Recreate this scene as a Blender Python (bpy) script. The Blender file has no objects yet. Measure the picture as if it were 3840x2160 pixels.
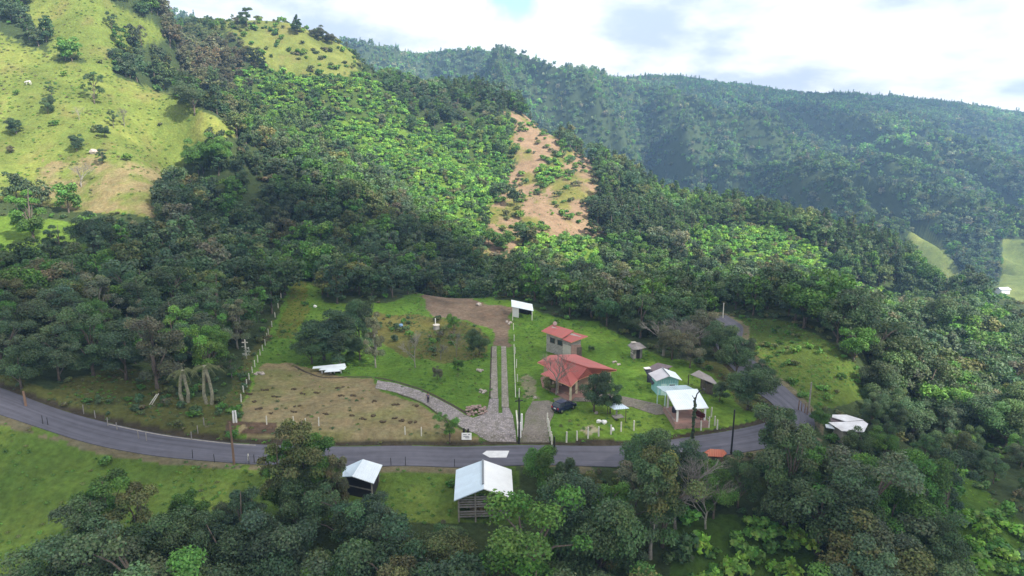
import bpy, bmesh, math, random
import numpy as np
from mathutils import Vector, Matrix

# ------------------------------------------------------------------ camera, world, sun
SC = bpy.context.scene
COL = SC.collection
CAM = np.array([0.0, 0.0, 46.0])
PITCH = math.radians(13.7)
FPX = 1741.0                       # focal length in units of a 2576 px wide frame
cam_data = bpy.data.cameras.new("camera")
cam_data.sensor_width = 36.0
cam_data.lens = 36.0 * FPX / 2576.0
cam_data.clip_start = 0.5
cam_data.clip_end = 20000.0
cam = bpy.data.objects.new("camera", cam_data)
cam.location = CAM.tolist()
cam.rotation_euler = (math.radians(90) - PITCH, 0, 0)
COL.objects.link(cam)
SC.camera = cam
SC.view_settings.view_transform = 'Standard'
SC.view_settings.look = 'None'
SC.view_settings.exposure = 0.86
SC.view_settings.gamma = 1.0
SC.cycles.max_bounces = 6
SC.cycles.diffuse_bounces = 2
SC.cycles.glossy_bounces = 2
SC.cycles.transmission_bounces = 2
SC.cycles.volume_bounces = 1
SC.cycles.transparent_max_bounces = 12
SC.cycles.use_denoising = True
SC.cycles.sample_clamp_indirect = 4.0

SUN = Vector((0.66, -0.50, 0.80)).normalized()      # towards the sun
sun_el = math.asin(SUN.z)
sun_az = math.atan2(SUN.x, SUN.y)
sd = bpy.data.lights.new("sun", 'SUN')
sd.energy = 5.0
sd.angle = math.radians(0.6)
sd.color = (1.0, 0.94, 0.84)
sun = bpy.data.objects.new("sun", sd)
sun.rotation_euler = SUN.to_track_quat('Z', 'Y').to_euler()
sun.location = (100, -100, 300)
COL.objects.link(sun)

world = bpy.data.worlds.new("World")
SC.world = world
world.use_nodes = True
wt = world.node_tree
for n in list(wt.nodes):
    wt.nodes.remove(n)


def N(t, typ, **kw):
    n = t.nodes.new(typ)
    for k, v in kw.items():
        if k.startswith('i_'):
            key = k[2:]
            key = int(key) if key.isdigit() else key.replace('_', ' ')
            n.inputs[key].default_value = v
        else:
            setattr(n, k, v)
    return n


def L(t, a, ao, b, bi):
    t.links.new(a.outputs[ao], b.inputs[bi])


sky = N(wt, 'ShaderNodeTexSky', sky_type='NISHITA', sun_disc=False, sun_elevation=sun_el,
        sun_rotation=sun_az, altitude=1300.0, air_density=1.0, dust_density=0.6, ozone_density=2.0)
mulsky = N(wt, 'ShaderNodeMix', data_type='RGBA', blend_type='MULTIPLY')
mulsky.inputs[0].default_value = 1.0
mulsky.inputs[7].default_value = (0.155, 0.15, 0.13, 1)
L(wt, sky, 0, mulsky, 6)
tc = N(wt, 'ShaderNodeTexCoord')
sep = N(wt, 'ShaderNodeSeparateXYZ')
L(wt, tc, 'Generated', sep, 0)
# project the view direction on a flat cloud deck, so clouds shrink towards the horizon
zc = N(wt, 'ShaderNodeMath', operation='MAXIMUM')
zc.inputs[1].default_value = 0.0
L(wt, sep, 2, zc, 0)
za = N(wt, 'ShaderNodeMath', operation='ADD')
za.inputs[1].default_value = 0.30
L(wt, zc, 0, za, 0)
dx = N(wt, 'ShaderNodeMath', operation='DIVIDE')
L(wt, sep, 0, dx, 0); L(wt, za, 0, dx, 1)
dy = N(wt, 'ShaderNodeMath', operation='DIVIDE')
L(wt, sep, 1, dy, 0); L(wt, za, 0, dy, 1)
cmb = N(wt, 'ShaderNodeCombineXYZ')
L(wt, dx, 0, cmb, 0); L(wt, dy, 0, cmb, 1)
n1 = N(wt, 'ShaderNodeTexNoise', i_Scale=0.8, i_Detail=8.0, i_Roughness=0.52, i_Distortion=0.35)
mp1 = N(wt, 'ShaderNodeMapping')
mp1.inputs['Location'].default_value = (3.1, 7.7, 0.0)
L(wt, cmb, 0, mp1, 0); L(wt, mp1, 0, n1, 'Vector')
cover = N(wt, 'ShaderNodeMapRange', interpolation_type='SMOOTHSTEP')
cover.inputs['From Min'].default_value = 0.22
cover.inputs['From Max'].default_value = 0.34
L(wt, n1, 'Fac', cover, 'Value')
n2 = N(wt, 'ShaderNodeTexNoise', i_Scale=1.7, i_Detail=10.0, i_Roughness=0.56, i_Distortion=0.1)
mp2 = N(wt, 'ShaderNodeMapping')
mp2.inputs['Location'].default_value = (11.4, 2.2, 0.0)
L(wt, cmb, 0, mp2, 0); L(wt, mp2, 0, n2, 'Vector')
crng = N(wt, 'ShaderNodeMapRange', interpolation_type='SMOOTHSTEP')
crng.inputs['From Min'].default_value = 0.38
crng.inputs['From Max'].default_value = 0.56
L(wt, n2, 'Fac', crng, 'Value')
ccol = N(wt, 'ShaderNodeMix', data_type='RGBA')
ccol.inputs[6].default_value = (0.44, 0.48, 0.55, 1)
ccol.inputs[7].default_value = (0.78, 0.77, 0.755, 1)
L(wt, crng, 0, ccol, 0)
# one clear gap in the cloud deck, low in the north
gap = N(wt, 'ShaderNodeVectorMath', operation='DISTANCE')
_g = Vector((0.012, 0.988, 0.168)).normalized()
gap.inputs[1].default_value = (_g.x, _g.y, _g.z)
warp = N(wt, 'ShaderNodeVectorMath', operation='MULTIPLY_ADD')
wn_ = N(wt, 'ShaderNodeTexNoise', i_Scale=9.0, i_Detail=5.0)
L(wt, tc, 'Generated', wn_, 'Vector')
warp.inputs[1].default_value = (0.20, 0.10, 0.09)
L(wt, wn_, 'Color', warp, 0)
sub_ = N(wt, 'ShaderNodeVectorMath', operation='ADD')
sub_.inputs[1].default_value = (-0.10, -0.05, -0.045)
L(wt, tc, 'Generated', warp, 2); L(wt, warp, 0, sub_, 0); L(wt, sub_, 0, gap, 0)
gr = N(wt, 'ShaderNodeMapRange', interpolation_type='SMOOTHSTEP')
gr.inputs['From Min'].default_value = 0.030
gr.inputs['From Max'].default_value = 0.050
L(wt, gap, 'Value', gr, 'Value')
cg = N(wt, 'ShaderNodeMath', operation='MULTIPLY')
L(wt, cover, 0, cg, 0); L(wt, gr, 0, cg, 1)
skm = N(wt, 'ShaderNodeMix', data_type='RGBA')
L(wt, cg, 0, skm, 0); L(wt, mulsky, 2, skm, 6); L(wt, ccol, 2, skm, 7)
bg = N(wt, 'ShaderNodeBackground')
bg.inputs['Strength'].default_value = 1.0
wo = N(wt, 'ShaderNodeOutputWorld')
L(wt, skm, 2, bg, 0); L(wt, bg, 0, wo, 0)

# ------------------------------------------------------------------ numeric helpers
rng = np.random.default_rng(7)
random.seed(7)
CP, SP = math.cos(PITCH), math.sin(PITCH)


def ray(px, py):
    cx = (np.asarray(px, float) - 1288.0) / FPX
    cy = (724.5 - np.asarray(py, float)) / FPX
    dyv = CP + cy * SP
    dzv = -SP + cy * CP
    return cx / dyv, dzv / dyv           # x and z gained per metre of depth


def P(px, py, Y, dz=0.0):
    a, b = ray(px, py)
    return np.array([a * Y, Y, CAM[2] + b * Y + dz])


def project(x, y, z):
    zz = z - CAM[2]
    f = y * CP - zz * SP
    u = y * SP + zz * CP
    f = np.maximum(f, 1e-3)
    return 1288.0 + FPX * x / f, 724.5 - FPX * u / f


def hash2(ix, iy, seed):
    h = (ix.astype(np.int64) * 374761393 + iy.astype(np.int64) * 668265263 + seed * 982451653) & 0x7fffffff
    h = ((h ^ (h >> 13)) * 1274126177) & 0x7fffffff
    return ((h ^ (h >> 16)) & 0xffff) / 65535.0


def vnoise(x, y, seed=0):
    x = np.asarray(x, float); y = np.asarray(y, float)
    ix = np.floor(x); iy = np.floor(y)
    fx = x - ix; fy = y - iy
    fx = fx * fx * (3 - 2 * fx); fy = fy * fy * (3 - 2 * fy)
    a = hash2(ix, iy, seed); b = hash2(ix + 1, iy, seed)
    c = hash2(ix, iy + 1, seed); d = hash2(ix + 1, iy + 1, seed)
    return (a * (1 - fx) + b * fx) * (1 - fy) + (c * (1 - fx) + d * fx) * fy - 0.5


def fbm(x, y, seed=0, oct=4, gain=0.5):
    s = 0; a = 1.0
    for k in range(oct):
        s = s + a * vnoise(x * 2 ** k + 17.3 * k, y * 2 ** k - 9.1 * k, seed + k)
        a *= gain
    return s


def sstep(a, b, x):
    t = np.clip((x - a) / (b - a), 0, 1)
    return t * t * (3 - 2 * t)


def in_poly(px, py, poly):
    px = np.asarray(px); py = np.asarray(py)
    ins = np.zeros(px.shape, bool)
    n = len(poly)
    for i in range(n):
        x0, y0 = poly[i]; x1, y1 = poly[(i + 1) % n]
        if y0 == y1:
            continue
        c = ((y0 > py) != (y1 > py)) & (px < (x1 - x0) * (py - y0) / (y1 - y0) + x0)
        ins ^= c
    return ins


# ------------------------------------------------------------------ terrain height field
# control points: sight line (px, py) and depth Y, minus the height of what grows there
CTRL = []
def C(px, py, Y, canopy=0.0):
    p = P(px, py, Y)
    CTRL.append((p[0] / p[1], math.log(p[1]), p[2] - canopy))
def CZ(px, Y, z):
    a, _ = ray(px, 1000)
    CTRL.append((a, math.log(Y), z))

# under and in front of the camera
for px, z1, z2, z3 in ((-900, 0, -8, -20), (0, -4, -10, -22), (700, -4, -10, -22), (1288, -5, -12, -24), (2000, -7, -14, -26), (2576, -9, -18, -30), (3400, -14, -26, -36)):
    CZ(px, 68, z1); CZ(px, 54, z2); CZ(px, 12, z3)
for px, py, Y in ((-300, 920, 97), (0, 1005, 93), (200, 1077, 91.5), (400, 1120, 89.8), (600, 1142, 89), (900, 1150, 88.6), (1140, 1151, 88.6),
                  (1450, 1148, 88.8), (1600, 1147, 89), (1750, 1125, 90.5), (1880, 1105, 93), (2000, 1055, 100), (1985, 1020, 106),
                  (1950, 990, 111), (1900, 950, 119), (1840, 870, 136), (1832, 815, 152)):
    C(px, py, Y)
C(0, 1300, 76); C(300, 1300, 75); C(600, 1230, 80); C(1040, 1260, 78); C(1400, 1260, 78)
# the flat plots between road and woods
for px in (650, 1000, 1288, 1600):
    CZ(px, 101, 0.9)
for px in (700, 1000, 1288, 1600, 1750):
    CZ(px, 130, 1.0)
    CZ(px, 158, 1.0)
CZ(1800, 112, 0.6); CZ(770, 185, 3.0); CZ(1000, 182, 1.5); CZ(1288, 178, 0.5); CZ(1500, 172, -0.5); CZ(1700, 172, -1.0)
CZ(500, 108, 2.2); CZ(300, 115, 5.0); CZ(0, 112, 8.0); CZ(-400, 120, 14)
CZ(600, 150, 3); CZ(300, 150, 7); CZ(0, 150, 11.5); CZ(600, 185, 6.5); CZ(300, 190, 17); CZ(0, 175, 15); CZ(-400, 170, 19)
# left pasture
C(400, 500, 207); C(200, 500, 205); C(0, 480, 203); C(100, 400, 228); C(350, 400, 232); C(250, 210, 275); C(50, 210, 270)
C(500, 300, 268); C(590, 325, 262, 1); C(440, 240, 280); C(150, 90, 310); C(250, 0, 330); C(100, 0, 332); C(-200, 200, 270); C(-400, 0, 320)
C(0, -250, 420); C(-400, -300, 430); C(300, -120, 420); C(395, 66, 350)
C(330, 130, 330); C(-900, -200, 380); C(-900, 400, 220); C(-1200, 700, 150)
# gully and hill behind the pasture
C(450, 250, 335, 12); C(550, 260, 345, 6); C(450, 130, 400, 8); C(620, 120, 420, 8)
C(600, 70, 450, 2); C(750, 72, 470, 1); C(860, 104, 485, 2); C(750, 130, 455, 1); C(900, 170, 470, 4); C(500, 20, 470, 12); C(330, -10, 440, 10)
C(670, 76, 462, 4); C(560, 62, 452, 5); C(640, 110, 440, 3); C(810, 96, 478, 4)
C(750, 90, 640, 60); C(400, 0, 640, 60)
# crest of the pine spur, falling to the right, and what lies behind
crest = [(960, 165, 500, 9), (1050, 212, 520, 9), (1200, 225, 540, 9), (1310, 250, 530, 10), (1400, 320, 500, 10), (1500, 375, 470, 10), (1600, 425, 450, 10), (1690, 478, 430, 10),
         (1900, 505, 420, 10), (2050, 540, 415, 10), (2150, 568, 410, 10), (2250, 600, 405, 9), (2320, 640, 400, 8), (2430, 725, 385, 8), (2576, 770, 370, 10), (2900, 900, 340, 10)]
for px, py, Y, c in crest:
    C(px, py, Y, c)
    C(px, py, Y + 110, c + 45 + (30 if px < 1400 else 10))
# bright valley and landslide face
C(700, 250, 405, 3); C(900, 230, 440, 3); C(1000, 300, 445, 4); C(900, 400, 380, 3); C(860, 430, 335, 2); C(1100, 430, 375, 3); C(1100, 520, 330, 2)
C(1210, 400, 420, 3); C(1300, 330, 460, 2); C(1400, 345, 465); C(1370, 450, 400); C(1480, 450, 400); C(1480, 560, 335, 1); C(1260, 520, 345); C(1370, 600, 300, 1); C(1240, 630, 285, 1)
C(1420, 660, 270, 3); C(1560, 600, 320, 3); C(1600, 520, 375, 5)
# dark wooded wedge and bottom of the valley
C(480, 370, 262, 9); C(600, 390, 262, 10); C(700, 390, 268, 10); C(850, 450, 262, 10); C(1000, 535, 255, 10); C(1150, 610, 248, 10); C(1280, 655, 240, 9)
C(1300, 720, 225, 10); C(1150, 700, 215, 10); C(1600, 700, 222, 10)
C(600, 620, 208, 10); C(850, 640, 205, 9); C(450, 450, 232, 6)
# right hand slopes
C(1700, 640, 290, 7); C(1850, 580, 345, 3); C(2000, 650, 320, 3); C(2100, 720, 300, 4); C(1900, 720, 250, 8); C(2250, 740, 320, 4)
CZ(2000, 125, 2.5); CZ(2100, 140, 2.5); CZ(1900, 165, 1.5); CZ(2150, 125, 1.0)
C(2100, 760, 205, 9); C(2300, 850, 165, 9); C(2400, 780, 215, 9); C(2576, 850, 190, 9); C(2300, 1000, 116, 9); C(2450, 1000, 120, 9)
CZ(2250, 105, -4.0); CZ(2130, 98, -2.5); CZ(2576, 110, -10); CZ(2500, 86, -6.5); CZ(2300, 84, -4); CZ(2000, 84, -1.5); CZ(3200, 120, -20); CZ(3200, 200, -35)
# valley floor and far mountain
C(2520, 735, 560); C(2560, 640, 640); C(2350, 620, 640); C(2450, 700, 590); C(2700, 760, 540); C(3200, 900, 480)
C(2300, 560, 760, 10); C(2576, 560, 800, 10); C(2100, 480, 860, 10); C(1800, 430, 880, 10); C(1500, 300, 960, 10); C(2500, 450, 1000, 10); C(2300, 400, 1080, 10)
C(1900, 330, 1180, 10); C(1650, 250, 1250, 10); C(1200, 190, 1150, 10); C(3000, 500, 950, 10)
for px, py, Y in ((300, 90, 1250), (700, 100, 1250), (930, 118, 1300), (1080, 132, 1350), (1200, 130, 1450), (1280, 128, 1480), (1340, 160, 1450), (1420, 182, 1600), (1530, 195, 1650), (1660, 186, 1650),
                  (1800, 205, 1650), (1920, 218, 1700), (2050, 235, 1700), (2180, 238, 1700), (2300, 248, 1700), (2400, 252, 1700), (2500, 272, 1700), (2600, 285, 1700), (3000, 330, 1700)):
    C(px, py, Y, 10)
for px in (300, 900, 1288, 1700, 2200, 2900):
    CZ(px, 2500, -60)
CZ(1500, 700, -45); CZ(1900, 640, -65); CZ(900, 900, 30); CZ(300, 900, 40)

CT = np.array(CTRL)
VS = 0.75
def _phi(d):
    return d * d * np.log(np.maximum(d, 1e-9))
_A = np.column_stack([CT[:, 0], CT[:, 1] * VS])
_D = np.sqrt(((_A[:, None, :] - _A[None]) ** 2).sum(-1))
_n = len(_A)
_K = np.zeros((_n + 3, _n + 3))
_K[:_n, :_n] = _phi(_D) + np.eye(_n) * 2e-4
_K[:_n, _n] = 1; _K[:_n, _n + 1:] = _A
_K[_n:, :_n] = _K[:_n, _n:].T
_W = np.linalg.solve(_K, np.concatenate([CT[:, 2], [0, 0, 0]]))

def rbf(x, y):
    x = np.asarray(x, float).ravel(); y = np.maximum(np.asarray(y, float).ravel(), 4.0)
    u = np.clip(x / y, -1.6, 1.6); v = np.log(y) * VS
    out = np.empty(x.shape)
    for s in range(0, len(x), 20000):
        e = slice(s, s + 20000)
        d = np.sqrt((u[e, None] - _A[None, :, 0]) ** 2 + (v[e, None] - _A[None, :, 1]) ** 2)
        out[e] = _phi(d) @ _W[:_n] + _W[_n] + _W[_n + 1] * u[e] + _W[_n + 2] * v[e]
    return out

ROAD_PX = [(-900, 760, 107), (-300, 920, 97), (0, 1005, 93), (200, 1077, 91.5), (400, 1120, 89.8), (600, 1142, 89), (900, 1150, 88.6), (1140, 1151, 88.6), (1300, 1151, 88.6),
           (1450, 1148, 88.8), (1600, 1147, 89), (1750, 1125, 90.5), (1880, 1105, 93), (1975, 1080, 96.5), (2005, 1050, 101), (1985, 1020, 106),
           (1950, 990, 111), (1900, 950, 119), (1850, 900, 129), (1832, 860, 139), (1836, 822, 149), (1800, 795, 157)]
_rp = np.array([P(*q)[:2] for q in ROAD_PX])

def smooth_line(pts, n=14):
    pts = np.asarray(pts, float)
    P0 = np.vstack([2 * pts[0] - pts[1], pts, 2 * pts[-1] - pts[-2]])
    out = []
    for i in range(1, len(P0) - 2):
        for k in range(n):
            t = k / n
            a, b, c, d = P0[i - 1], P0[i], P0[i + 1], P0[i + 2]
            out.append(0.5 * ((2 * b) + (-a + c) * t + (2 * a - 5 * b + 4 * c - d) * t * t + (-a + 3 * b - 3 * c + d) * t ** 3))
    out.append(pts[-1])
    return np.array(out)

ROAD = smooth_line(_rp, 10)
_rseg = ROAD[1:] - ROAD[:-1]
_rlen2 = (_rseg ** 2).sum(1)

def road_dist(x, y):
    """signed distance to the road's centre line (positive on the far side)"""
    x = np.asarray(x, float).ravel(); y = np.asarray(y, float).ravel()
    best = np.full(x.shape, 1e9); sg = np.ones(x.shape)
    near = (y < 190) & (y > 60)
    idx = np.nonzero(near)[0]
    xs, ys = x[idx], y[idx]
    b = np.full(xs.shape, 1e9); s = np.ones(xs.shape)
    for k in range(len(_rseg)):
        dx = xs - ROAD[k, 0]; dyy = ys - ROAD[k, 1]
        t = np.clip((dx * _rseg[k, 0] + dyy * _rseg[k, 1]) / _rlen2[k], 0, 1)
        ex = dx - t * _rseg[k, 0]; ey = dyy - t * _rseg[k, 1]
        d = np.hypot(ex, ey)
        m = d < b
        b[m] = d[m]
        s[m] = np.sign(_rseg[k, 0] * dyy[m] - _rseg[k, 1] * dx[m])
    best[idx] = b; sg[idx] = s
    return best * sg
ROAD_HW = 2.7

def hgt(x, y):
    x = np.asarray(x, float); y = np.asarray(y, float)
    shp = x.shape
    xr, yr = x.ravel(), y.ravel()
    z = rbf(xr, yr)
    rd = road_dist(xr, yr)
    # cut bank on the far side of the road, shoulder on the near side
    u = xr / np.maximum(yr, 1)
    bank = sstep(ROAD_HW + 0.5, ROAD_HW + 2.0, rd) * (1 - sstep(14, 40, rd)) * np.where(u < 0.16, 1.0, 0.35)
    z = z + bank * 1.0
    z = z - sstep(ROAD_HW + 0.8, ROAD_HW + 3.5, -rd) * (1 - sstep(9, 20, -rd)) * 0.9
    ar = np.abs(rd)
    far = sstep(185, 330, yr)
    side = sstep(0.45, 0.62, np.abs(u + 0.05)) * sstep(95, 130, yr) * 0.5
    rough = np.maximum(far, side)
    calm = ((u > -0.52) & (u < -0.17)) * sstep(395, 430, yr) * (1 - sstep(540, 620, yr))
    rough = rough * (1 - 0.8 * calm)
    z = z + rough * fbm(xr / 55, yr / 55, 3, 4) * 7.0
    vf = sstep(480, 800, yr)
    rid = 1 - 2 * np.abs(fbm((xr + 0.35 * yr) / 170, (yr - 0.3 * xr) / 420, 21, 4, 0.55))
    z = z + vf * (1 - sstep(1150, 1480, yr)) * (rid - 0.62) * 125
    z = z + vf * (1 - 0.5 * sstep(1150, 1480, yr)) * fbm(xr / 260, yr / 260, 11, 4) * 16
    small = sstep(ROAD_HW + 1.0, ROAD_HW + 4.0, ar)
    z = z + small * fbm(xr / 2.3, yr / 2.3, 31, 3) * (0.10 + 0.25 * rough)
    return z.reshape(shp)

def G(px, py, y0=40.0, y1=2400.0):
    """where the sight line through (px, py) first meets the ground: world point"""
    a, b = ray(px, py)
    Y = np.exp(np.linspace(math.log(y0), math.log(y1), 900))
    zz = CAM[2] + b * Y - hgt(a * Y, Y)
    w = np.nonzero(zz < 0)[0]
    if len(w) == 0:
        return np.array([a * y1, y1, float(hgt(np.array([a * y1]), np.array([y1]))[0])])
    i = w[0]
    lo, hi = (Y[i - 1] if i else Y[0]), Y[i]
    for _ in range(12):
        m = 0.5 * (lo + hi)
        if CAM[2] + b * m - hgt(np.array([a * m]), np.array([m]))[0] < 0:
            hi = m
        else:
            lo = m
    return np.array([a * hi, hi, float(hgt(np.array([a * hi]), np.array([hi]))[0])])

def AT(px, py, z):
    """point at height z on the sight line through (px, py)"""
    a, b = ray(px, py)
    Y = (z - CAM[2]) / b
    return Vector((float(a * Y), float(Y), float(z)))

# ------------------------------------------------------------------ materials
MATS = {}

def new_mat(name):
    m = bpy.data.materials.new(name)
    m.use_nodes = True
    t = m.node_tree
    for n in list(t.nodes):
        t.nodes.remove(n)
    out = N(t, 'ShaderNodeOutputMaterial')
    MATS[name] = m
    return m, t, out

def noise_mul(t, scale, lo, hi, detail=3.0, src=None):
    """a noise that multiplies a colour by lo..hi"""
    n = N(t, 'ShaderNodeTexNoise', i_Scale=scale, i_Detail=detail, i_Roughness=0.6)
    if src is not None:
        t.links.new(src, n.inputs['Vector'])
    r = N(t, 'ShaderNodeMapRange')
    r.inputs['From Min'].default_value = 0.3
    r.inputs['From Max'].default_value = 0.7
    r.inputs['To Min'].default_value = lo
    r.inputs['To Max'].default_value = hi
    L(t, n, 'Fac', r, 'Value')
    return r

def simple(name, col, rough=0.8, metal=0.0, var=0.15, scale=1.5, bump=0.0, spec=0.3, grime=None):
    m, t, out = new_mat(name)
    b = N(t, 'ShaderNodeBsdfPrincipled')
    b.inputs['Roughness'].default_value = rough
    b.inputs['Metallic'].default_value = metal
    b.inputs['Specular IOR Level'].default_value = spec
    g = N(t, 'ShaderNodeNewGeometry')
    r = noise_mul(t, scale, 1 - var, 1 + var, 5.0, g.outputs['Position'])
    mx = N(t, 'ShaderNodeVectorMath', operation='SCALE')
    mx.inputs[0].default_value = col
    L(t, r, 0, mx, 'Scale')
    last = mx.outputs[0]
    if grime:
        gn = noise_mul(t, scale * 0.45, 0.0, 1.0, 6.0, g.outputs['Position'])
        mm = N(t, 'ShaderNodeMix', data_type='RGBA')
        pw = N(t, 'ShaderNodeMath', operation='MULTIPLY')
        pw.inputs[1].default_value = grime[3]
        L(t, gn, 0, pw, 0)
        L(t, pw, 0, mm, 0)
        t.links.new(last, mm.inputs[6])
        mm.inputs[7].default_value = (grime[0], grime[1], grime[2], 1)
        last = mm.outputs[2]
    t.links.new(last, b.inputs['Base Color'])
    if bump:
        n = N(t, 'ShaderNodeTexNoise', i_Scale=scale * 6, i_Detail=4.0)
        t.links.new(g.outputs['Position'], n.inputs['Vector'])
        bp = N(t, 'ShaderNodeBump', i_Strength=bump, i_Distance=0.05)
        L(t, n, 'Fac', bp, 'Height'); L(t, bp, 'Normal', b, 'Normal')
    L(t, b, 0, out, 0)
    return m

def sheet_metal(name, col, pitch=0.25, var=0.08, grime=(0.3, 0.24, 0.18, 0.25), rough=0.45):
    """ribbed roofing: ribs run down the slope, sheets vary slightly in tone"""
    m, t, out = new_mat(name)
    b = N(t, 'ShaderNodeBsdfPrincipled')
    b.inputs['Roughness'].default_value = rough
    b.inputs['Specular IOR Level'].default_value = 0.4
    uv = N(t, 'ShaderNodeUVMap')
    sp = N(t, 'ShaderNodeSeparateXYZ')
    L(t, uv, 0, sp, 0)
    sn = N(t, 'ShaderNodeMath', operation='MULTIPLY')
    sn.inputs[1].default_value = 2 * math.pi / pitch
    L(t, sp, 0, sn, 0)
    si = N(t, 'ShaderNodeMath', operation='SINE')
    L(t, sn, 0, si, 0)
    bp = N(t, 'ShaderNodeBump', i_Strength=0.6, i_Distance=0.03)
    L(t, si, 0, bp, 'Height'); L(t, bp, 'Normal', b, 'Normal')
    # sheet to sheet tone
    fl = N(t, 'ShaderNodeMath', operation='SNAP')
    fl.inputs[1].default_value = 0.85
    L(t, sp, 0, fl, 0)
    fv = N(t, 'ShaderNodeMath', operation='SNAP')
    fv.inputs[1].default_value = 2.4
    L(t, sp, 1, fv, 0)
    cx = N(t, 'ShaderNodeCombineXYZ')
    L(t, fl, 0, cx, 0); L(t, fv, 0, cx, 1)
    wn = N(t, 'ShaderNodeTexWhiteNoise', noise_dimensions='3D')
    L(t, cx, 0, wn, 0)
    r = N(t, 'ShaderNodeMapRange')
    r.inputs['To Min'].default_value = 1 - var
    r.inputs['To Max'].default_value = 1 + var
    L(t, wn, 0, r, 0)
    mx = N(t, 'ShaderNodeVectorMath', operation='SCALE')
    mx.inputs[0].default_value = col
    L(t, r, 0, mx, 'Scale')
    g = N(t, 'ShaderNodeNewGeometry')
    gn = noise_mul(t, 0.9, 0.0, grime[3], 6.0, g.outputs['Position'])
    mm = N(t, 'ShaderNodeMix', data_type='RGBA')
    L(t, gn, 0, mm, 0)
    t.links.new(mx.outputs[0], mm.inputs[6])
    mm.inputs[7].default_value = (grime[0], grime[1], grime[2], 1)
    L(t, mm, 2, b, 'Base Color')
    L(t, b, 0, out, 0)
    return m

def leaf_material(name, transl=0.22):
    m, t, out = new_mat(name)
    at = N(t, 'ShaderNodeAttribute', attribute_type='INSTANCER', attribute_name='tint')
    lv = N(t, 'ShaderNodeAttribute', attribute_type='GEOMETRY', attribute_name='lv')
    mul = N(t, 'ShaderNodeVectorMath', operation='MULTIPLY')
    L(t, at, 'Vector', mul, 0); L(t, lv, 'Vector', mul, 1)
    d = N(t, 'ShaderNodeBsdfPrincipled')
    d.inputs['Roughness'].default_value = 0.62
    d.inputs['Specular IOR Level'].default_value = 0.35
    tr = N(t, 'ShaderNodeBsdfTranslucent')
    L(t, mul, 0, d, 'Base Color')
    br = N(t, 'ShaderNodeVectorMath', operation='MULTIPLY')
    br.inputs[1].default_value = (1.3, 1.5, 0.6)
    L(t, mul, 0, br, 0); L(t, br, 0, tr, 0)
    mx = N(t, 'ShaderNodeMixShader')
    mx.inputs[0].default_value = transl
    L(t, d, 0, mx, 1); L(t, tr, 0, mx, 2); L(t, mx, 0, out, 0)
    return m

def ground_material():
    m, t, out = new_mat('ground')
    b = N(t, 'ShaderNodeBsdfPrincipled')
    b.inputs['Roughness'].default_value = 0.95
    b.inputs['Specular IOR Level'].default_value = 0.1
    a = N(t, 'ShaderNodeAttribute', attribute_type='GEOMETRY', attribute_name='tone')
    g = N(t, 'ShaderNodeNewGeometry')
    r1 = noise_mul(t, 1.3, 0.72, 1.28, 8.0, g.outputs['Position'])
    r2 = noise_mul(t, 0.22, 0.8, 1.2, 5.0, g.outputs['Position'])
    ml = N(t, 'ShaderNodeMath', operation='MULTIPLY')
    L(t, r1, 0, ml, 0); L(t, r2, 0, ml, 1)
    sc = N(t, 'ShaderNodeVectorMath', operation='SCALE')
    L(t, a, 'Vector', sc, 0); L(t, ml, 0, sc, 'Scale')
    # patches of yellower and browner growth
    r3 = noise_mul(t, 0.5, 0.0, 0.5, 6.0, g.outputs['Position'])
    hs = N(t, 'ShaderNodeVectorMath', operation='MULTIPLY')
    hs.inputs[1].default_value = (1.35, 1.02, 0.95)
    L(t, sc, 0, hs, 0)
    mm = N(t, 'ShaderNodeMix', data_type='RGBA')
    L(t, r3, 0, mm, 0); L(t, sc, 0, mm, 6); L(t, hs, 0, mm, 7)
    L(t, mm, 2, b, 'Base Color')
    n = N(t, 'ShaderNodeTexNoise', i_Scale=1.6, i_Detail=8.0, i_Roughness=0.65)
    L(t, g, 'Position', n, 'Vector')
    bp = N(t, 'ShaderNodeBump', i_Strength=0.8, i_Distance=0.5)
    L(t, n, 'Fac', bp, 'Height'); L(t, bp, 'Normal', b, 'Normal')
    L(t, b, 0, out, 0)
    return m

def asphalt_material():
    m, t, out = new_mat('asphalt')
    b = N(t, 'ShaderNodeBsdfPrincipled')
    b.inputs['Roughness'].default_value = 0.8
    uv = N(t, 'ShaderNodeUVMap')
    mp = N(t, 'ShaderNodeMapping')
    mp.inputs['Scale'].default_value = (1.5, 0.04, 1)
    L(t, uv, 0, mp, 0)
    r1 = noise_mul(t, 1.0, 0.66, 1.38, 4.0, mp.outputs[0])
    g = N(t, 'ShaderNodeNewGeometry')
    r2 = noise_mul(t, 0.8, 0.86, 1.15, 8.0, g.outputs['Position'])
    ml = N(t, 'ShaderNodeMath', operation='MULTIPLY')
    L(t, r1, 0, ml, 0); L(t, r2, 0, ml, 1)
    sc = N(t, 'ShaderNodeVectorMath', operation='SCALE')
    sc.inputs[0].default_value = (0.086, 0.084, 0.106)
    L(t, ml, 0, sc, 'Scale'); L(t, sc, 0, b, 'Base Color')
    L(t, b, 0, out, 0)
    return m

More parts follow.
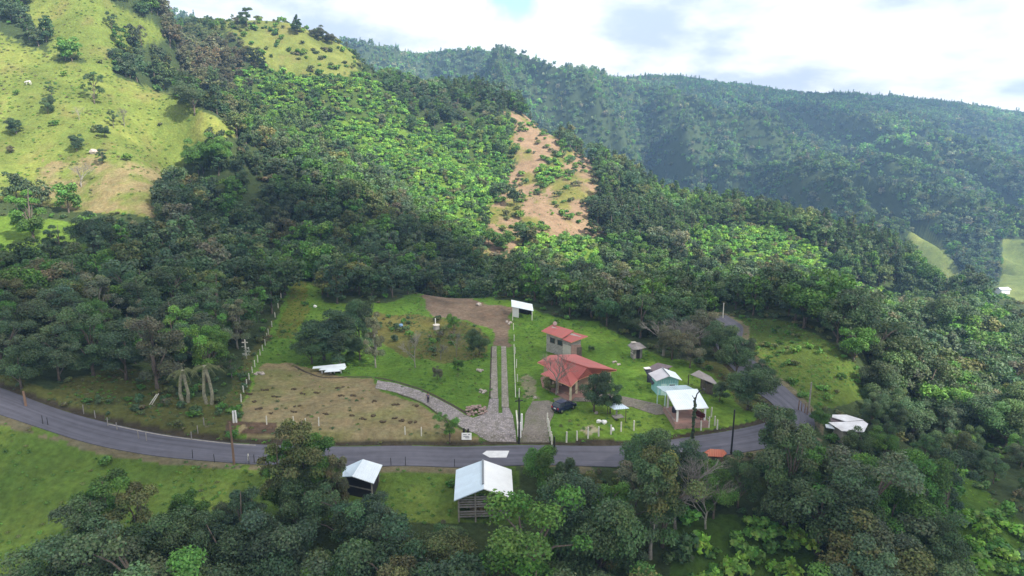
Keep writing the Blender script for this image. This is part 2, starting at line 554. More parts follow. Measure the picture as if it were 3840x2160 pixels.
def cobble_material(name, c1, c2, scale=3.2, moss=(0.1, 0.11, 0.06)):
    m, t, out = new_mat(name)
    b = N(t, 'ShaderNodeBsdfPrincipled')
    b.inputs['Roughness'].default_value = 0.9
    g = N(t, 'ShaderNodeNewGeometry')
    v = N(t, 'ShaderNodeTexVoronoi', i_Scale=scale)
    L(t, g, 'Position', v, 'Vector')
    ve = N(t, 'ShaderNodeTexVoronoi', feature='DISTANCE_TO_EDGE', i_Scale=scale)
    L(t, g, 'Position', ve, 'Vector')
    sp = N(t, 'ShaderNodeSeparateColor')
    L(t, v, 'Color', sp, 0)
    mm = N(t, 'ShaderNodeMix', data_type='RGBA')
    mm.inputs[6].default_value = (*c1, 1); mm.inputs[7].default_value = (*c2, 1)
    L(t, sp, 0, mm, 0)
    er = N(t, 'ShaderNodeMapRange')
    er.inputs['From Max'].default_value = 0.09
    L(t, ve, 'Distance', er, 'Value')
    nm = noise_mul(t, 0.5, -0.4, 0.5, 5.0, g.outputs['Position'])
    sb = N(t, 'ShaderNodeMath', operation='SUBTRACT', use_clamp=True)
    L(t, er, 0, sb, 0); L(t, nm, 0, sb, 1)
    m2 = N(t, 'ShaderNodeMix', data_type='RGBA')
    m2.inputs[6].default_value = (*moss, 1)
    L(t, sb, 0, m2, 0); L(t, mm, 2, m2, 7)
    L(t, m2, 2, b, 'Base Color')
    bp = N(t, 'ShaderNodeBump', i_Strength=0.7, i_Distance=0.06)
    L(t, er, 0, bp, 'Height'); L(t, bp, 'Normal', b, 'Normal')
    L(t, b, 0, out, 0)
    return m

def brick_material(name, c1, c2, mortar, scale=2.0):
    m, t, out = new_mat(name)
    b = N(t, 'ShaderNodeBsdfPrincipled')
    b.inputs['Roughness'].default_value = 0.9
    uv = N(t, 'ShaderNodeUVMap')
    br = N(t, 'ShaderNodeTexBrick', i_Scale=scale)
    br.inputs['Color1'].default_value = (*c1, 1)
    br.inputs['Color2'].default_value = (*c2, 1)
    br.inputs['Mortar'].default_value = (*mortar, 1)
    br.inputs['Mortar Size'].default_value = 0.03
    L(t, uv, 0, br, 0)
    g = N(t, 'ShaderNodeNewGeometry')
    r = noise_mul(t, 0.9, 0.75, 1.2, 6.0, g.outputs['Position'])
    sc = N(t, 'ShaderNodeVectorMath', operation='SCALE')
    L(t, br, 0, sc, 0); L(t, r, 0, sc, 'Scale'); L(t, sc, 0, b, 'Base Color')
    L(t, b, 0, out, 0)
    return m

LEAF = leaf_material('leaf')
GRASSM = leaf_material('grass_blades', 0.3)
BARK = simple('bark', (0.13, 0.105, 0.085), 0.95, var=0.35, scale=3.0, bump=0.5)
PALEBARK = simple('pale_bark', (0.27, 0.25, 0.215), 0.95, var=0.3, scale=3.0, bump=0.4)
GROUNDM = ground_material()
ASPHALT = asphalt_material()
COBBLE = cobble_material('cobble', (0.38, 0.335, 0.33), (0.21, 0.185, 0.19), 3.0, (0.13, 0.12, 0.08))
COBBLE_PALE = cobble_material('cobble_pale', (0.36, 0.32, 0.27), (0.22, 0.19, 0.17), 2.6, (0.15, 0.15, 0.08))
GRAVEL = cobble_material('gravel', (0.27, 0.23, 0.20), (0.16, 0.14, 0.125), 5.0, (0.11, 0.12, 0.05))
CONCRETE = simple('concrete', (0.30, 0.29, 0.27), 0.9, var=0.2, scale=1.2, bump=0.2)
WHITEPAINT = simple('white_paint', (0.78, 0.78, 0.76), 0.6, var=0.06, scale=1.0, grime=(0.4, 0.36, 0.3, 0.25))
WORNWHITE = simple('worn_white_paint', (0.72, 0.72, 0.72), 0.75, var=0.1, scale=1.2, grime=(0.3, 0.3, 0.32, 0.3))
CREAM = simple('cream_paint', (0.66, 0.58, 0.40), 0.7, var=0.08, scale=1.0)
POSTM = simple('weathered_post', (0.50, 0.47, 0.40), 0.9, var=0.3, scale=2.0)
WOOD = simple('dark_wood', (0.12, 0.095, 0.075), 0.85, var=0.35, scale=2.5, bump=0.3)
GREYWOOD = simple('grey_wood', (0.27, 0.25, 0.23), 0.9, var=0.3, scale=2.5, bump=0.3)
REDROOF = sheet_metal('red_roofing', (0.43, 0.105, 0.09), 0.3, 0.07, (0.34, 0.15, 0.13, 0.4), 0.55)
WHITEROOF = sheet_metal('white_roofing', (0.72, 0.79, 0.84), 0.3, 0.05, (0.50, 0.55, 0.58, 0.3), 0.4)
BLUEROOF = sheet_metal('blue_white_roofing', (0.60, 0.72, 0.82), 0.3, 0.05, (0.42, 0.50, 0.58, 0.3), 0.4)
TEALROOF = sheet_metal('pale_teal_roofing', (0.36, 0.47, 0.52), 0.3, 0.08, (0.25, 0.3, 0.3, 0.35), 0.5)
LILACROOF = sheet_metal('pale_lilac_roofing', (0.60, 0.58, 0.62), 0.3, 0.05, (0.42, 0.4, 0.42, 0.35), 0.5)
GREYROOF = sheet_metal('grey_roofing', (0.24, 0.22, 0.215), 0.3, 0.16, (0.40, 0.34, 0.31, 0.5), 0.7)
RUSTROOF = sheet_metal('rusty_roofing', (0.13, 0.105, 0.12), 0.3, 0.15, (0.14, 0.09, 0.08, 0.4), 0.75)
RIDGECAP = simple('grey_ridge', (0.20, 0.22, 0.24), 0.5, var=0.1)
TARP = simple('dark_tarp', (0.045, 0.045, 0.07), 0.5, var=0.3, scale=1.5, bump=0.4)
TURQ = simple('turquoise_boards', (0.30, 0.60, 0.62), 0.7, var=0.1, scale=1.5)
TURQTRIM = simple('pale_turquoise_trim', (0.55, 0.76, 0.74), 0.7, var=0.06)
BLOCK = brick_material('block_wall', (0.33, 0.305, 0.28), (0.26, 0.24, 0.22), (0.40, 0.38, 0.34), 0.8)
BRICK = brick_material('brick_wall', (0.36, 0.19, 0.155), (0.29, 0.155, 0.13), (0.34, 0.29, 0.26), 1.4)
REDFLOOR = simple('red_floor', (0.30, 0.155, 0.12), 0.7, var=0.2, scale=1.0, grime=(0.3, 0.27, 0.25, 0.5))
PLASTER = simple('white_plaster', (0.56, 0.52, 0.46), 0.85, var=0.12, scale=0.9, grime=(0.28, 0.25, 0.2, 0.4))
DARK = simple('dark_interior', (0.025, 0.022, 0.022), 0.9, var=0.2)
GLASS = simple('window_glass', (0.03, 0.04, 0.05), 0.12, var=0.2, spec=0.6)
STONE = simple('pale_stone', (0.38, 0.33, 0.29), 0.95, var=0.4, scale=2.2, bump=0.5)
PINKSTONE = simple('pinkish_stone', (0.31, 0.225, 0.195), 0.95, var=0.45, scale=2.2, bump=0.5)
METALDARK = simple('dark_metal', (0.05, 0.05, 0.05), 0.5, 0.6, var=0.2)
BLUECAR = simple('dark_blue_paint', (0.012, 0.018, 0.055), 0.25, var=0.1, spec=0.6)
RUBBER = simple('rubber', (0.02, 0.02, 0.02), 0.9)
REDLIGHT = simple('red_lens', (0.35, 0.02, 0.02), 0.3)
CHROME = simple('chrome', (0.6, 0.6, 0.6), 0.2, 0.9)

# ------------------------------------------------------------------ mesh builder and tagging
class MB:
    def __init__(s):
        s.v = []; s.f = []; s.uv = []
    def add(s, verts, faces, uvs=None):
        o = len(s.v)
        s.v += [tuple(map(float, p)) for p in verts]
        for i, f in enumerate(faces):
            s.f.append([o + k for k in f])
            s.uv.append(uvs[i] if uvs else None)
        return s
    def prism(s, top, h, vec=None):
        """closed slab: polygon `top`, pushed down by h (or along vec)"""
        d = Vector(vec) if vec else Vector((0, 0, -h))
        top = [Vector(p) for p in top]
        n = len(top)
        low = [p + d for p in top]
        e = (top[1] - top[0]).normalized()
        nrm = (top[1] - top[0]).cross(top[2] - top[0]).normalized()
        w = nrm.cross(e)
        uvt = [((p - top[0]).dot(e), (p - top[0]).dot(w)) for p in top]
        faces = [list(range(n)), list(range(2 * n - 1, n - 1, -1))]
        uvs = [uvt, uvt[::-1]]
        run = 0.0
        for i in range(n):
            j = (i + 1) % n
            faces.append([i, i + n, j + n, j])
            l = (top[j] - top[i]).length
            uvs.append([(run, 0), (run, -d.length), (run + l, -d.length), (run + l, 0)])
            run += l
        return s.add(top + low, faces, uvs)
    def box(s, c, size, rz=0.0, rx=0.0, ry=0.0):
        M = Matrix.Rotation(rz, 3, 'Z') @ Matrix.Rotation(ry, 3, 'Y') @ Matrix.Rotation(rx, 3, 'X')
        c = Vector(c)
        hx, hy, hz = size[0] / 2, size[1] / 2, size[2] / 2
        q = [c + M @ Vector((sx * hx, sy * hy, sz * hz)) for sz in (-1, 1) for sx, sy in ((-1, -1), (1, -1), (1, 1), (-1, 1))]
        F = [[3, 2, 1, 0], [4, 5, 6, 7], [0, 1, 5, 4], [1, 2, 6, 5], [2, 3, 7, 6], [3, 0, 4, 7]]
        U = [[(0, 0), (size[0], 0), (size[0], size[1]), (0, size[1])]] * 2 + [[(0, 0), (size[0], 0), (size[0], size[2]), (0, size[2])], [(0, 0), (size[1], 0), (size[1], size[2]), (0, size[2])]] * 2
        return s.add(q, F, U)
    def tube(s, pts, radii, n=6, cap=True):
        pts = [Vector(p) for p in pts]
        o = len(s.v); rings = []
        up = Vector((0, 0, 1))
        for i, p in enumerate(pts):
            d = (pts[min(i + 1, len(pts) - 1)] - pts[max(i - 1, 0)])
            d = d.normalized() if d.length > 1e-6 else up
            a = d.cross(Vector((1, 0, 0)) if abs(d.x) < 0.8 else Vector((0, 1, 0))).normalized()
            b = d.cross(a)
            rings.append([p + (a * math.cos(2 * math.pi * k / n) + b * math.sin(2 * math.pi * k / n)) * radii[i] for k in range(n)])
        V = [q for r in rings for q in r]
        F = []
        for i in range(len(pts) - 1):
            for k in range(n):
                F.append([i * n + k, i * n + (k + 1) % n, (i + 1) * n + (k + 1) % n, (i + 1) * n + k])
        if cap:
            F.append(list(range(n - 1, -1, -1)))
            F.append([(len(pts) - 1) * n + k for k in range(n)])
        return s.add(V, F)
    def blob(s, c, r, seed=0, sub=1, squash=(1, 1, 1), rough=0.25):
        rr = random.Random(seed)
        bm = bmesh.new()
        bmesh.ops.create_icosphere(bm, subdivisions=sub, radius=1.0)
        ang = rr.uniform(0, 6.28)
        ca, sa = math.cos(ang), math.sin(ang)
        vs = []
        for v in bm.verts:
            k = r * (1 + rr.uniform(-rough, rough))
            x, y, z = v.co.x * k * squash[0], v.co.y * k * squash[1], v.co.z * k * squash[2]
            vs.append((c[0] + x * ca - y * sa, c[1] + x * sa + y * ca, c[2] + z))
        F = [[v.index for v in f.verts] for f in bm.faces]
        bm.free()
        return s.add(vs, F)
    def build(s, name, mat, parent=None, smooth=False, origin=None):
        me = bpy.data.meshes.new(name)
        off = Vector(parent.get('_o', (0, 0, 0))) if parent else (Vector(origin) if origin is not None else Vector((0, 0, 0)))
        me.from_pydata([(a - off[0], b - off[1], c - off[2]) for a, b, c in s.v], [], s.f)
        uvl = me.uv_layers.new(name='UVMap')
        dat = []
        for f, u in zip(s.f, s.uv):
            if u is None:
                dat += [0.0] * (2 * len(f))
            else:
                for q in u:
                    dat += [q[0], q[1]]
        uvl.data.foreach_set('uv', dat)
        me.materials.append(mat)
        if smooth:
            me.shade_smooth()
        me.update()
        o = bpy.data.objects.new(name, me)
        COL.objects.link(o)
        if parent:
            o.parent = parent
            o['_o'] = tuple(parent.get('_o', (0.0, 0.0, 0.0)))
        else:
            o.location = off
            o['_o'] = tuple(off)
        return o

def tag(o, label=None, cat=None, group=None, kind=None):
    if label: o['label'] = label
    if cat: o['category'] = cat
    if group: o['group'] = group
    if kind: o['kind'] = kind
    return o

def thing(name, loc, label, cat, group=None):
    o = bpy.data.objects.new(name, None)
    o.empty_display_size = 0.3
    o.location = tuple(float(q) for q in loc)
    o['_o'] = tuple(float(q) for q in loc)
    COL.objects.link(o)
    return tag(o, label, cat, group)

def copy_tree(o, parent=None):
    c = o.copy()
    COL.objects.link(c)
    if parent:
        c.parent = parent
    for ch in list(o.children):
        copy_tree(ch, c)
    return c

# ------------------------------------------------------------------ zones of the land
Z_PAST = [(-600, -400), (250, -400), (262, -60), (275, 0), (395, 66), (425, 100), (330, 120), (285, 150), (290, 190), (440, 243), (520, 285), (600, 322), (590, 345), (510, 350), (480, 385), (460, 430), (425, 490), (385, 545), (200, 530), (60, 512), (-60, 505), (-600, 480)]
Z_DRY = [(60, 500), (110, 405), (200, 385), (260, 398), (340, 400), (420, 435), (440, 480), (400, 545), (200, 535)]
Z_DRY2 = [(180, 20), (320, 40), (340, 110), (260, 130), (180, 95), (140, 40)]
Z_MEADOW = [(500, 40), (640, 30), (770, 40), (880, 90), (920, 172), (830, 200), (720, 175), (640, 160), (610, 110)]
Z_SHRUB = [(560, 190), (640, 170), (820, 195), (905, 175), (960, 215), (1060, 300), (1100, 330), (1180, 300), (1280, 300), (1350, 300), (1290, 400), (1280, 470), (1240, 520), (1215, 600), (1200, 625), (1100, 560), (1010, 500), (930, 430), (860, 375), (760, 345), (700, 330), (640, 300), (590, 240)]
Z_BRIGHT = [(840, 300), (1000, 320), (1150, 380), (1260, 430), (1240, 520), (1210, 620), (1080, 540), (980, 440), (900, 400), (860, 370)]
Z_SLIDE = [(1270, 290), (1340, 290), (1370, 305), (1415, 320), (1412, 350), (1395, 385), (1440, 380), (1480, 380), (1500, 440), (1485, 470), (1505, 520), (1500, 600), (1420, 596), (1320, 604), (1285, 640), (1215, 640), (1225, 560), (1262, 470), (1270, 430), (1300, 400)]
Z_SLIDEGREEN = [(1352, 425), (1385, 400), (1432, 405), (1435, 445), (1400, 455), (1375, 490), (1350, 470)]
Z_BELOW = [(1330, 600), (1420, 594), (1505, 602), (1550, 625), (1520, 690), (1340, 680), (1300, 650)]
Z_RSHRUB = [(1700, 640), (1730, 590), (1850, 570), (1960, 575), (2080, 635), (2100, 700), (2240, 740), (2300, 790), (2150, 775), (2050, 720), (1900, 700), (1760, 680)]
Z_FARP = [[(2280, 585), (2340, 580), (2380, 630), (2420, 700), (2380, 705), (2310, 640)], [(2520, 598), (2700, 610), (2700, 800), (2540, 760), (2500, 740), (2520, 690)], [(2150, 480), (2250, 490), (2280, 520), (2200, 540), (2160, 520)]][:2]
Z_LAWN = [(590, 1142), (584, 1090), (625, 960), (655, 880), (700, 790), (732, 700), (800, 690), (820, 760), (960, 765), (1060, 735), (1110, 722), (1170, 738), (1290, 760), (1345, 778), (1420, 805), (1500, 812), (1580, 860), (1650, 890), (1730, 905), (1800, 940), (1860, 1030), (1890, 1085), (1750, 1118), (1600, 1138), (1200, 1140)]
Z_TAN = [(592, 1095), (605, 1030), (640, 950), (668, 918), (740, 915), (800, 935), (870, 948), (948, 950), (948, 978), (1060, 1014), (1100, 1041), (1140, 1066), (1215, 1108), (1150, 1112), (850, 1108), (700, 1100)]
Z_YARD = [(1062, 742), (1095, 722), (1150, 738), (1200, 760), (1285, 775), (1288, 820), (1278, 868), (1236, 868), (1236, 832), (1180, 806), (1130, 800), (1085, 788)]
Z_SCRUB = [(940, 790), (1060, 790), (1180, 810), (1220, 850), (1220, 900), (1120, 915), (1020, 900), (950, 860)]
Z_PATH = [(690, 850), (720, 760), (748, 700), (775, 700), (778, 780), (740, 850)]
Z_NEARP = [(-700, 960), (0, 1042), (200, 1098), (400, 1143), (600, 1166), (1312, 1180), (1312, 1215), (1300, 1320), (900, 1310), (640, 1310), (450, 1310), (280, 1400), (200, 1700), (-700, 1700)]
Z_RSLOPE = [(1838, 802), (1990, 808), (2090, 872), (2170, 940), (2205, 990), (2130, 1020), (2040, 1030), (2000, 995), (1955, 955), (1925, 910), (1885, 870), (1870, 830)]
Z_RSLOPE2 = [(1780, 1060), (1830, 1035), (1900, 1045), (1900, 1090), (1800, 1115)]
Z_BRSLOPE = [(2385, 1180), (2440, 1200), (2540, 1290), (2700, 1420), (2700, 1600), (2470, 1600), (2430, 1400), (2370, 1250)]
Z_BUSHSLOPE = [(1690, 1320), (1850, 1290), (2050, 1360), (2060, 1600), (1680, 1600)]
Z_PT = [[(-80, 0), (20, -40), (75, 30), (112, 85), (125, 130), (70, 118), (10, 85), (-80, 40)], [(130, 128), (170, 128), (212, 158), (205, 172), (150, 152)]]
Z_GREY = [(395, 30), (500, 50), (620, 110), (650, 200), (600, 260), (480, 220), (395, 110)]
Z_LEFTB = [(-300, 560), (40, 540), (212, 562), (222, 640), (100, 690), (-300, 720)]
Z_CLEAR = [(90, 1010), (170, 955), (240, 935), (340, 930), (430, 975), (450, 1000), (560, 1000), (620, 905), (690, 800), (700, 830), (600, 1080), (560, 1140), (300, 1110), (100, 1050)]
Z_DRIVE = [(1308, 1114), (1382, 1114), (1377, 1075), (1392, 1045), (1400, 1018), (1380, 1008), (1340, 1010), (1322, 1040), (1318, 1075)]

(FOREST, PAST, DRY, MEADOW, SHRUB, BRIGHT, SLIDE, FARP, LAWN, TAN, YARD, SCRUB, NEARP, RSLOPE, BRSLOPE, BUSHSL, VERGE, SLIDEG, LPATH) = range(19)

def zone(x, y, z, warp=1.0):
    px, py = project(x, y, z)
    w = warp * np.clip(1400.0 / y, 2.5, 10)
    px = px + w * fbm(x / 6, y / 6, 41, 3) * 2
    py = py + w * fbm(x / 6, y / 6, 51, 3) * 1.2
    Z = np.zeros(x.shape, int)
    wx = px + 34 * fbm(x / 11, y / 13, 43, 4) + 26 * fbm(x / 1.6, y / 1.6, 44, 2); wy = py + 24 * fbm(x / 11, y / 13, 47, 4) + 22 * fbm(x / 1.6, y / 1.6, 48, 2)
    def put2(poly, code, cond):
        Z[cond & in_poly(wx, wy, poly)] = code
    rd = road_dist(x, y).reshape(x.shape)
    mid = (y > 185) & (y < 600)
    def put(poly, code, cond):
        Z[cond & in_poly(px, py, poly)] = code
    put(Z_SHRUB, SHRUB, mid & (y > 275)); put(Z_BRIGHT, BRIGHT, mid & (y > 275))
    put(Z_PAST, PAST, (y > 190) & (y < 430)); Z[(px < -20) & (y > 190) & (y < 420)] = PAST
    put2(Z_DRY, DRY, mid & (Z == PAST)); pass
    for q in Z_PT:
        put2(q, FOREST, (y > 190) & (y < 430))
    put2(Z_MEADOW, MEADOW, mid & (y > 380))
    put2(Z_SLIDE, SLIDE, mid & (y > 255)); put2(Z_SLIDEGREEN, SLIDEG, mid & (y > 255))
    put(Z_BELOW, BRIGHT, mid & (y > 240)); put(Z_RSHRUB, BRIGHT, mid & (y > 235))
    for q in Z_FARP:
        put(q, FARP, (y > 480) & (y < 1000))
    near = y < 200
    Z[near & (rd > 0) & (rd < np.where(px < 420, 5.5, 9.0)) & (y < 125)] = VERGE
    put(Z_LEFTB, BRIGHT, (y > 140) & (y < 205)); put(Z_CLEAR, VERGE, near & (y < 160) & (rd > 0))
    put(Z_NEARP, NEARP, near & (rd < 0) & (y < 110))
    Z[near & (rd < 0) & (rd > -7.5) & (x < 0.5)] = NEARP
    put(Z_LAWN, LAWN, near & (rd > 0) & (y < 196)); put(Z_SCRUB, SCRUB, near); put(Z_TAN, TAN, near); put(Z_YARD, YARD, near)
    put(Z_PATH, LPATH, near)
    put(Z_RSLOPE, RSLOPE, near); put(Z_RSLOPE2, LAWN, near & (rd > 0))
    put(Z_BRSLOPE, BRSLOPE, near & (y < 95)); put(Z_BUSHSLOPE, BUSHSL, near & (y < 88))
    return Z, px, py, rd

TONE = {FOREST: (0.042, 0.066, 0.026), PAST: (0.118, 0.166, 0.038), DRY: (0.190, 0.170, 0.085), MEADOW: (0.120, 0.155, 0.038), SHRUB: (0.05, 0.085, 0.02),
        BRIGHT: (0.095, 0.170, 0.025), SLIDE: (0.222, 0.165, 0.105), FARP: (0.115, 0.16, 0.045), LAWN: (0.090, 0.185, 0.024), TAN: (0.205, 0.180, 0.098),
        YARD: (0.165, 0.130, 0.092), SCRUB: (0.105, 0.115, 0.032), NEARP: (0.078, 0.140, 0.026), RSLOPE: (0.070, 0.115, 0.022), BRSLOPE: (0.065, 0.13, 0.02),
        BUSHSL: (0.05, 0.1, 0.02), VERGE: (0.085, 0.100, 0.030), SLIDEG: (0.12, 0.14, 0.04), LPATH: (0.105, 0.135, 0.022)}

def build_ground():
    uu = np.concatenate([-np.geomspace(1.35, 0.86, 14)[:-1], np.linspace(-0.86, 0.86, 600), np.geomspace(0.86, 1.35, 14)[1:]])
    yy = np.concatenate([np.geomspace(5, 55, 40)[:-1], np.geomspace(55, 1930, 800)])
    U, Y = np.meshgrid(uu, yy)
    X = U * Y
    H = hgt(X, Y)
    Zn, px, py, rd = zone(X, Y, H)
    tone = np.array([TONE[k] for k in range(19)])[Zn]
    # broad drifts of colour
    n1 = fbm(X / 14, Y / 14, 61, 4)[..., None]
    n2 = fbm(X / 3.1, Y / 3.1, 71, 3)[..., None]
    tan = ((Zn == TAN) | (Zn == YARD))[..., None]
    grassy = np.isin(Zn, [PAST, LAWN, NEARP, FARP, MEADOW, RSLOPE, SCRUB, LPATH])[..., None]
    tone = np.where(grassy, tone * (1 + 0.35 * n1) * np.array([1 + 0.0, 1, 1]) + np.clip(n1, 0, 1) * np.array([0.05, 0.02, 0.01]), tone)
    green = np.array([0.15, 0.17, 0.06])
    tone = np.where((Zn == TAN)[..., None], tone + (green - tone) * np.clip(n1 * 1.4 + n2 * 0.9 + 0.28, 0, 0.85), tone)
    tone = np.where((Zn == YARD)[..., None], tone * (1 + 0.5 * n1 + 0.3 * n2), tone)
    pastc = np.array(TONE[PAST])
    dw = np.clip(0.72 + fbm(X / 4, Y / 4, 201, 4) * 1.6, 0, 1)[..., None]
    tone = np.where((Zn == DRY)[..., None], pastc + (tone - pastc) * dw, tone)
    # landslide: raw earth with drifts of regrowth
    g = np.clip(fbm(X / 9, Y / 16, 81, 4) * 3.4 + 0.0, 0, 1)[..., None]
    tone = np.where((Zn == SLIDE)[..., None], tone + (np.array([0.14, 0.15, 0.04]) - tone) * g, tone)
    dirt = np.clip(fbm(X / 7, Y / 9, 91, 4) * 3.0 - 0.55, 0, 1)[..., None]
    tone = np.where(((Zn == PAST) | (Zn == MEADOW))[..., None], tone + (np.array([0.17, 0.13, 0.065]) - tone) * dirt * 0.32, tone)
    # brown cut bank in front of the tan plot, dirt shoulder along the road
    cut = ((rd > 4.2) & (rd < 7.5) & (px > 560) & (px < 690) & (Y < 110))[..., None]
    tone = np.where(cut & (n2 + n1 > -0.25), np.array([0.085, 0.062, 0.042]) * (1 + 0.5 * n2), tone)
    ditch_or_bank_shade = ((rd > 0) & (rd > ROAD_HW + 0.1) & (rd < ROAD_HW + 1.1))[..., None]
    tone = np.where(ditch_or_bank_shade, np.array([0.05, 0.045, 0.03]), tone)
    shoulder = ((rd < 0) & (rd > -ROAD_HW - 1.4) & (rd < -ROAD_HW + 0.3))[..., None]
    tone = np.where(shoulder & (n2 > -0.15), np.array([0.13, 0.125, 0.075]), tone)
    hx = px + 5 * fbm(X / 0.5, Y / 0.5, 191, 2) + 6 * fbm(X / 2, Y / 2, 193, 2); hy = py + 4 * fbm(X / 0.5, Y / 0.5, 195, 2) + 5 * fbm(X / 2, Y / 2, 197, 2)
    for poly in ([(1340, 1012), (1362, 1004), (1385, 1014), (1378, 1030), (1345, 1030)], [(1465, 1072), (1500, 1066), (1515, 1082), (1480, 1092), (1455, 1084)], [(1330, 940), (1350, 960), (1352, 1000), (1322, 1000), (1318, 960)]):
        pm = (in_poly(hx, hy, poly) & (Y < 130))[..., None]
        tone = np.where(pm, tone * 0.35 + np.array([0.40, 0.34, 0.27]) * 0.65 * (1 if poly[0][0] != 1330 else 0.6), tone)
    tone = np.clip(tone, 0.01, 0.6)
    nr, nc = X.shape
    V = np.column_stack([X.ravel(), Y.ravel(), H.ravel()])
    i = (np.arange(nr - 1)[:, None] * nc + np.arange(nc - 1)[None]).ravel()
    F = np.column_stack([i, i + 1, i + nc + 1, i + nc])
    me = bpy.data.meshes.new('ground')
    me.vertices.add(len(V)); me.vertices.foreach_set('co', V.ravel())
    me.loops.add(F.size); me.loops.foreach_set('vertex_index', F.ravel().astype(np.int32))
    me.polygons.add(len(F)); me.polygons.foreach_set('loop_start', np.arange(0, F.size, 4, dtype=np.int32))
    me.update(calc_edges=True)
    a = me.attributes.new('tone', 'FLOAT_VECTOR', 'POINT')
    a.data.foreach_set('vector', tone.reshape(-1, 3).ravel().astype(np.float32))
    me.materials.append(GROUNDM)
    me.shade_smooth()
    o = bpy.data.objects.new('ground', me)
    COL.objects.link(o)
    return tag(o, 'grassy and wooded hillside ground rising from the road', None, None, 'structure')

GROUND = build_ground()

def strip(name, line, hw, mat, lift, label, nx=8, kind='structure'):
    """a ribbon that follows the ground along a centre line (list of xy), half width hw"""
    line = np.asarray(line, float)
    d = np.gradient(line, axis=0)
    d /= np.maximum(np.linalg.norm(d, axis=1, keepdims=True), 1e-9)
    nrm = np.column_stack([-d[:, 1], d[:, 0]])
    t = np.linspace(-1, 1, nx + 1)
    hwv = np.broadcast_to(np.asarray(hw, float), (len(line),))
    Pn = line[:, None, :] + nrm[:, None, :] * (t[None, :, None] * hwv[:, None, None])
    H = hgt(Pn[..., 0], Pn[..., 1])
    run = np.concatenate([[0], np.cumsum(np.linalg.norm(np.diff(line, axis=0), axis=1))])
    mb = MB()
    n0 = len(line)
    vs = [(Pn[i, j, 0], Pn[i, j, 1], H[i, j] + lift) for i in range(n0) for j in range(nx + 1)]
    fs, us = [], []
    w = nx + 1
    for i in range(n0 - 1):
        for j in range(nx):
            fs.append([i * w + j + 1, i * w + j, (i + 1) * w + j, (i + 1) * w + j + 1])
            q = lambda a, b: (t[b] * hwv[a], run[a])
            us.append([q(i, j + 1), q(i, j), q(i + 1, j), q(i + 1, j + 1)])
    mb.add(vs, fs, us)
    # give it an edge that reaches into the ground
    edge = []
    for j in (0, nx):
        o = len(mb.v)
        vv = []
        for i in range(n0):
            a = vs[i * w + j]
            vv += [a, (a[0], a[1], a[2] - lift - 0.25)]
        mb.add(vv, [[2 * i, 2 * i + 1, 2 * i + 3, 2 * i + 2] if j == 0 else [2 * i + 1, 2 * i, 2 * i + 2, 2 * i + 3] for i in range(n0 - 1)])
    ob = mb.build(name, mat)
    return tag(ob, label, None, None, kind)

def sheet(name, poly_px, mat, lift, label, step=0.5, kind='structure'):
    """a flat patch laid on the ground: polygon given by ground points"""
    W = [G(*q)[:2] for q in poly_px]
    W = np.array(W)
    x0, y0 = W.min(0) - step; x1, y1 = W.max(0) + step
    bm = bmesh.new()
    vs = [bm.verts.new((p[0], p[1], 0)) for p in W]
    f = bm.faces.new(vs)
    if f.normal.z < 0:
        f.normal_flip()
    f.normal_update()
    def cut(ax, a, b):
        for c in np.arange(math.ceil(a / step) * step, b, step):
            co = (c, 0, 0) if ax == 0 else (0, c, 0)
            no = (1, 0, 0) if ax == 0 else (0, 1, 0)
            bmesh.ops.bisect_plane(bm, geom=bm.verts[:] + bm.edges[:] + bm.faces[:], plane_co=co, plane_no=no)
    cut(0, x0, x1); cut(1, y0, y1)
    bm.verts.ensure_lookup_table()
    xs = np.array([v.co.x for v in bm.verts]); ys = np.array([v.co.y for v in bm.verts])
    H = hgt(xs, ys)
    for v, h in zip(bm.verts, H):
        v.co.z = h + lift
    for f in bm.faces:
        f.normal_update()
        if f.normal.z < 0:
            f.normal_flip()
    be = [e for e in bm.edges if len(e.link_faces) == 1]
    r = bmesh.ops.extrude_edge_only(bm, edges=be)
    for v in [g for g in r['geom'] if isinstance(g, bmesh.types.BMVert)]:
        v.co.z -= lift + 0.2
    me = bpy.data.meshes.new(name)
    bm.to_mesh(me); bm.free()
    me.materials.append(mat)
    o = bpy.data.objects.new(name, me)
    COL.objects.link(o)
    return tag(o, label, None, None, kind)

road = strip('road', ROAD, ROAD_HW, ASPHALT, 0.10, 'grey asphalt mountain road curving through the frame', nx=14)
# thin worn edge line at the left bend
eln = [p for p in ROAD if -60 < p[0] < -36]
d_ = np.gradient(np.array(eln), axis=0); d_ /= np.linalg.norm(d_, axis=1, keepdims=True)
eln = np.array(eln) + np.column_stack([-d_[:, 1], d_[:, 0]]) * (ROAD_HW - 0.25)
strip('road_edge_line', eln, 0.07, simple('faded_line', (0.36, 0.33, 0.28), 0.8, var=0.4, scale=1.2), 0.118, 'faded pale edge line painted along the road bend', nx=1)
sheet('cobbled_path', [(950, 957), (1000, 966), (1060, 985), (1110, 1009), (1150, 1031), (1170, 1045), (1190, 1052), (1212, 1045), (1226, 1030), (1232, 1004),
                       (1254, 1004), (1254, 1040), (1264, 1040), (1264, 1026), (1280, 1026), (1290, 1046), (1299, 1113), (1232, 1112), (1205, 1098), (1180, 1085), (1140, 1063), (1100, 1038), (1060, 1011), (1000, 989), (944, 977)],
      COBBLE, 0.075, 'cobbled ramp curving down to the road')
sheet('stone_track', [(1238, 872), (1249, 872), (1253, 1003), (1234, 1003)], COBBLE_PALE, 0.085, 'left of two pale stone wheel tracks')
sheet('stone_track', [(1261, 872), (1273, 872), (1280, 1025), (1262, 1025)], COBBLE_PALE, 0.085, 'right of two pale stone wheel tracks')
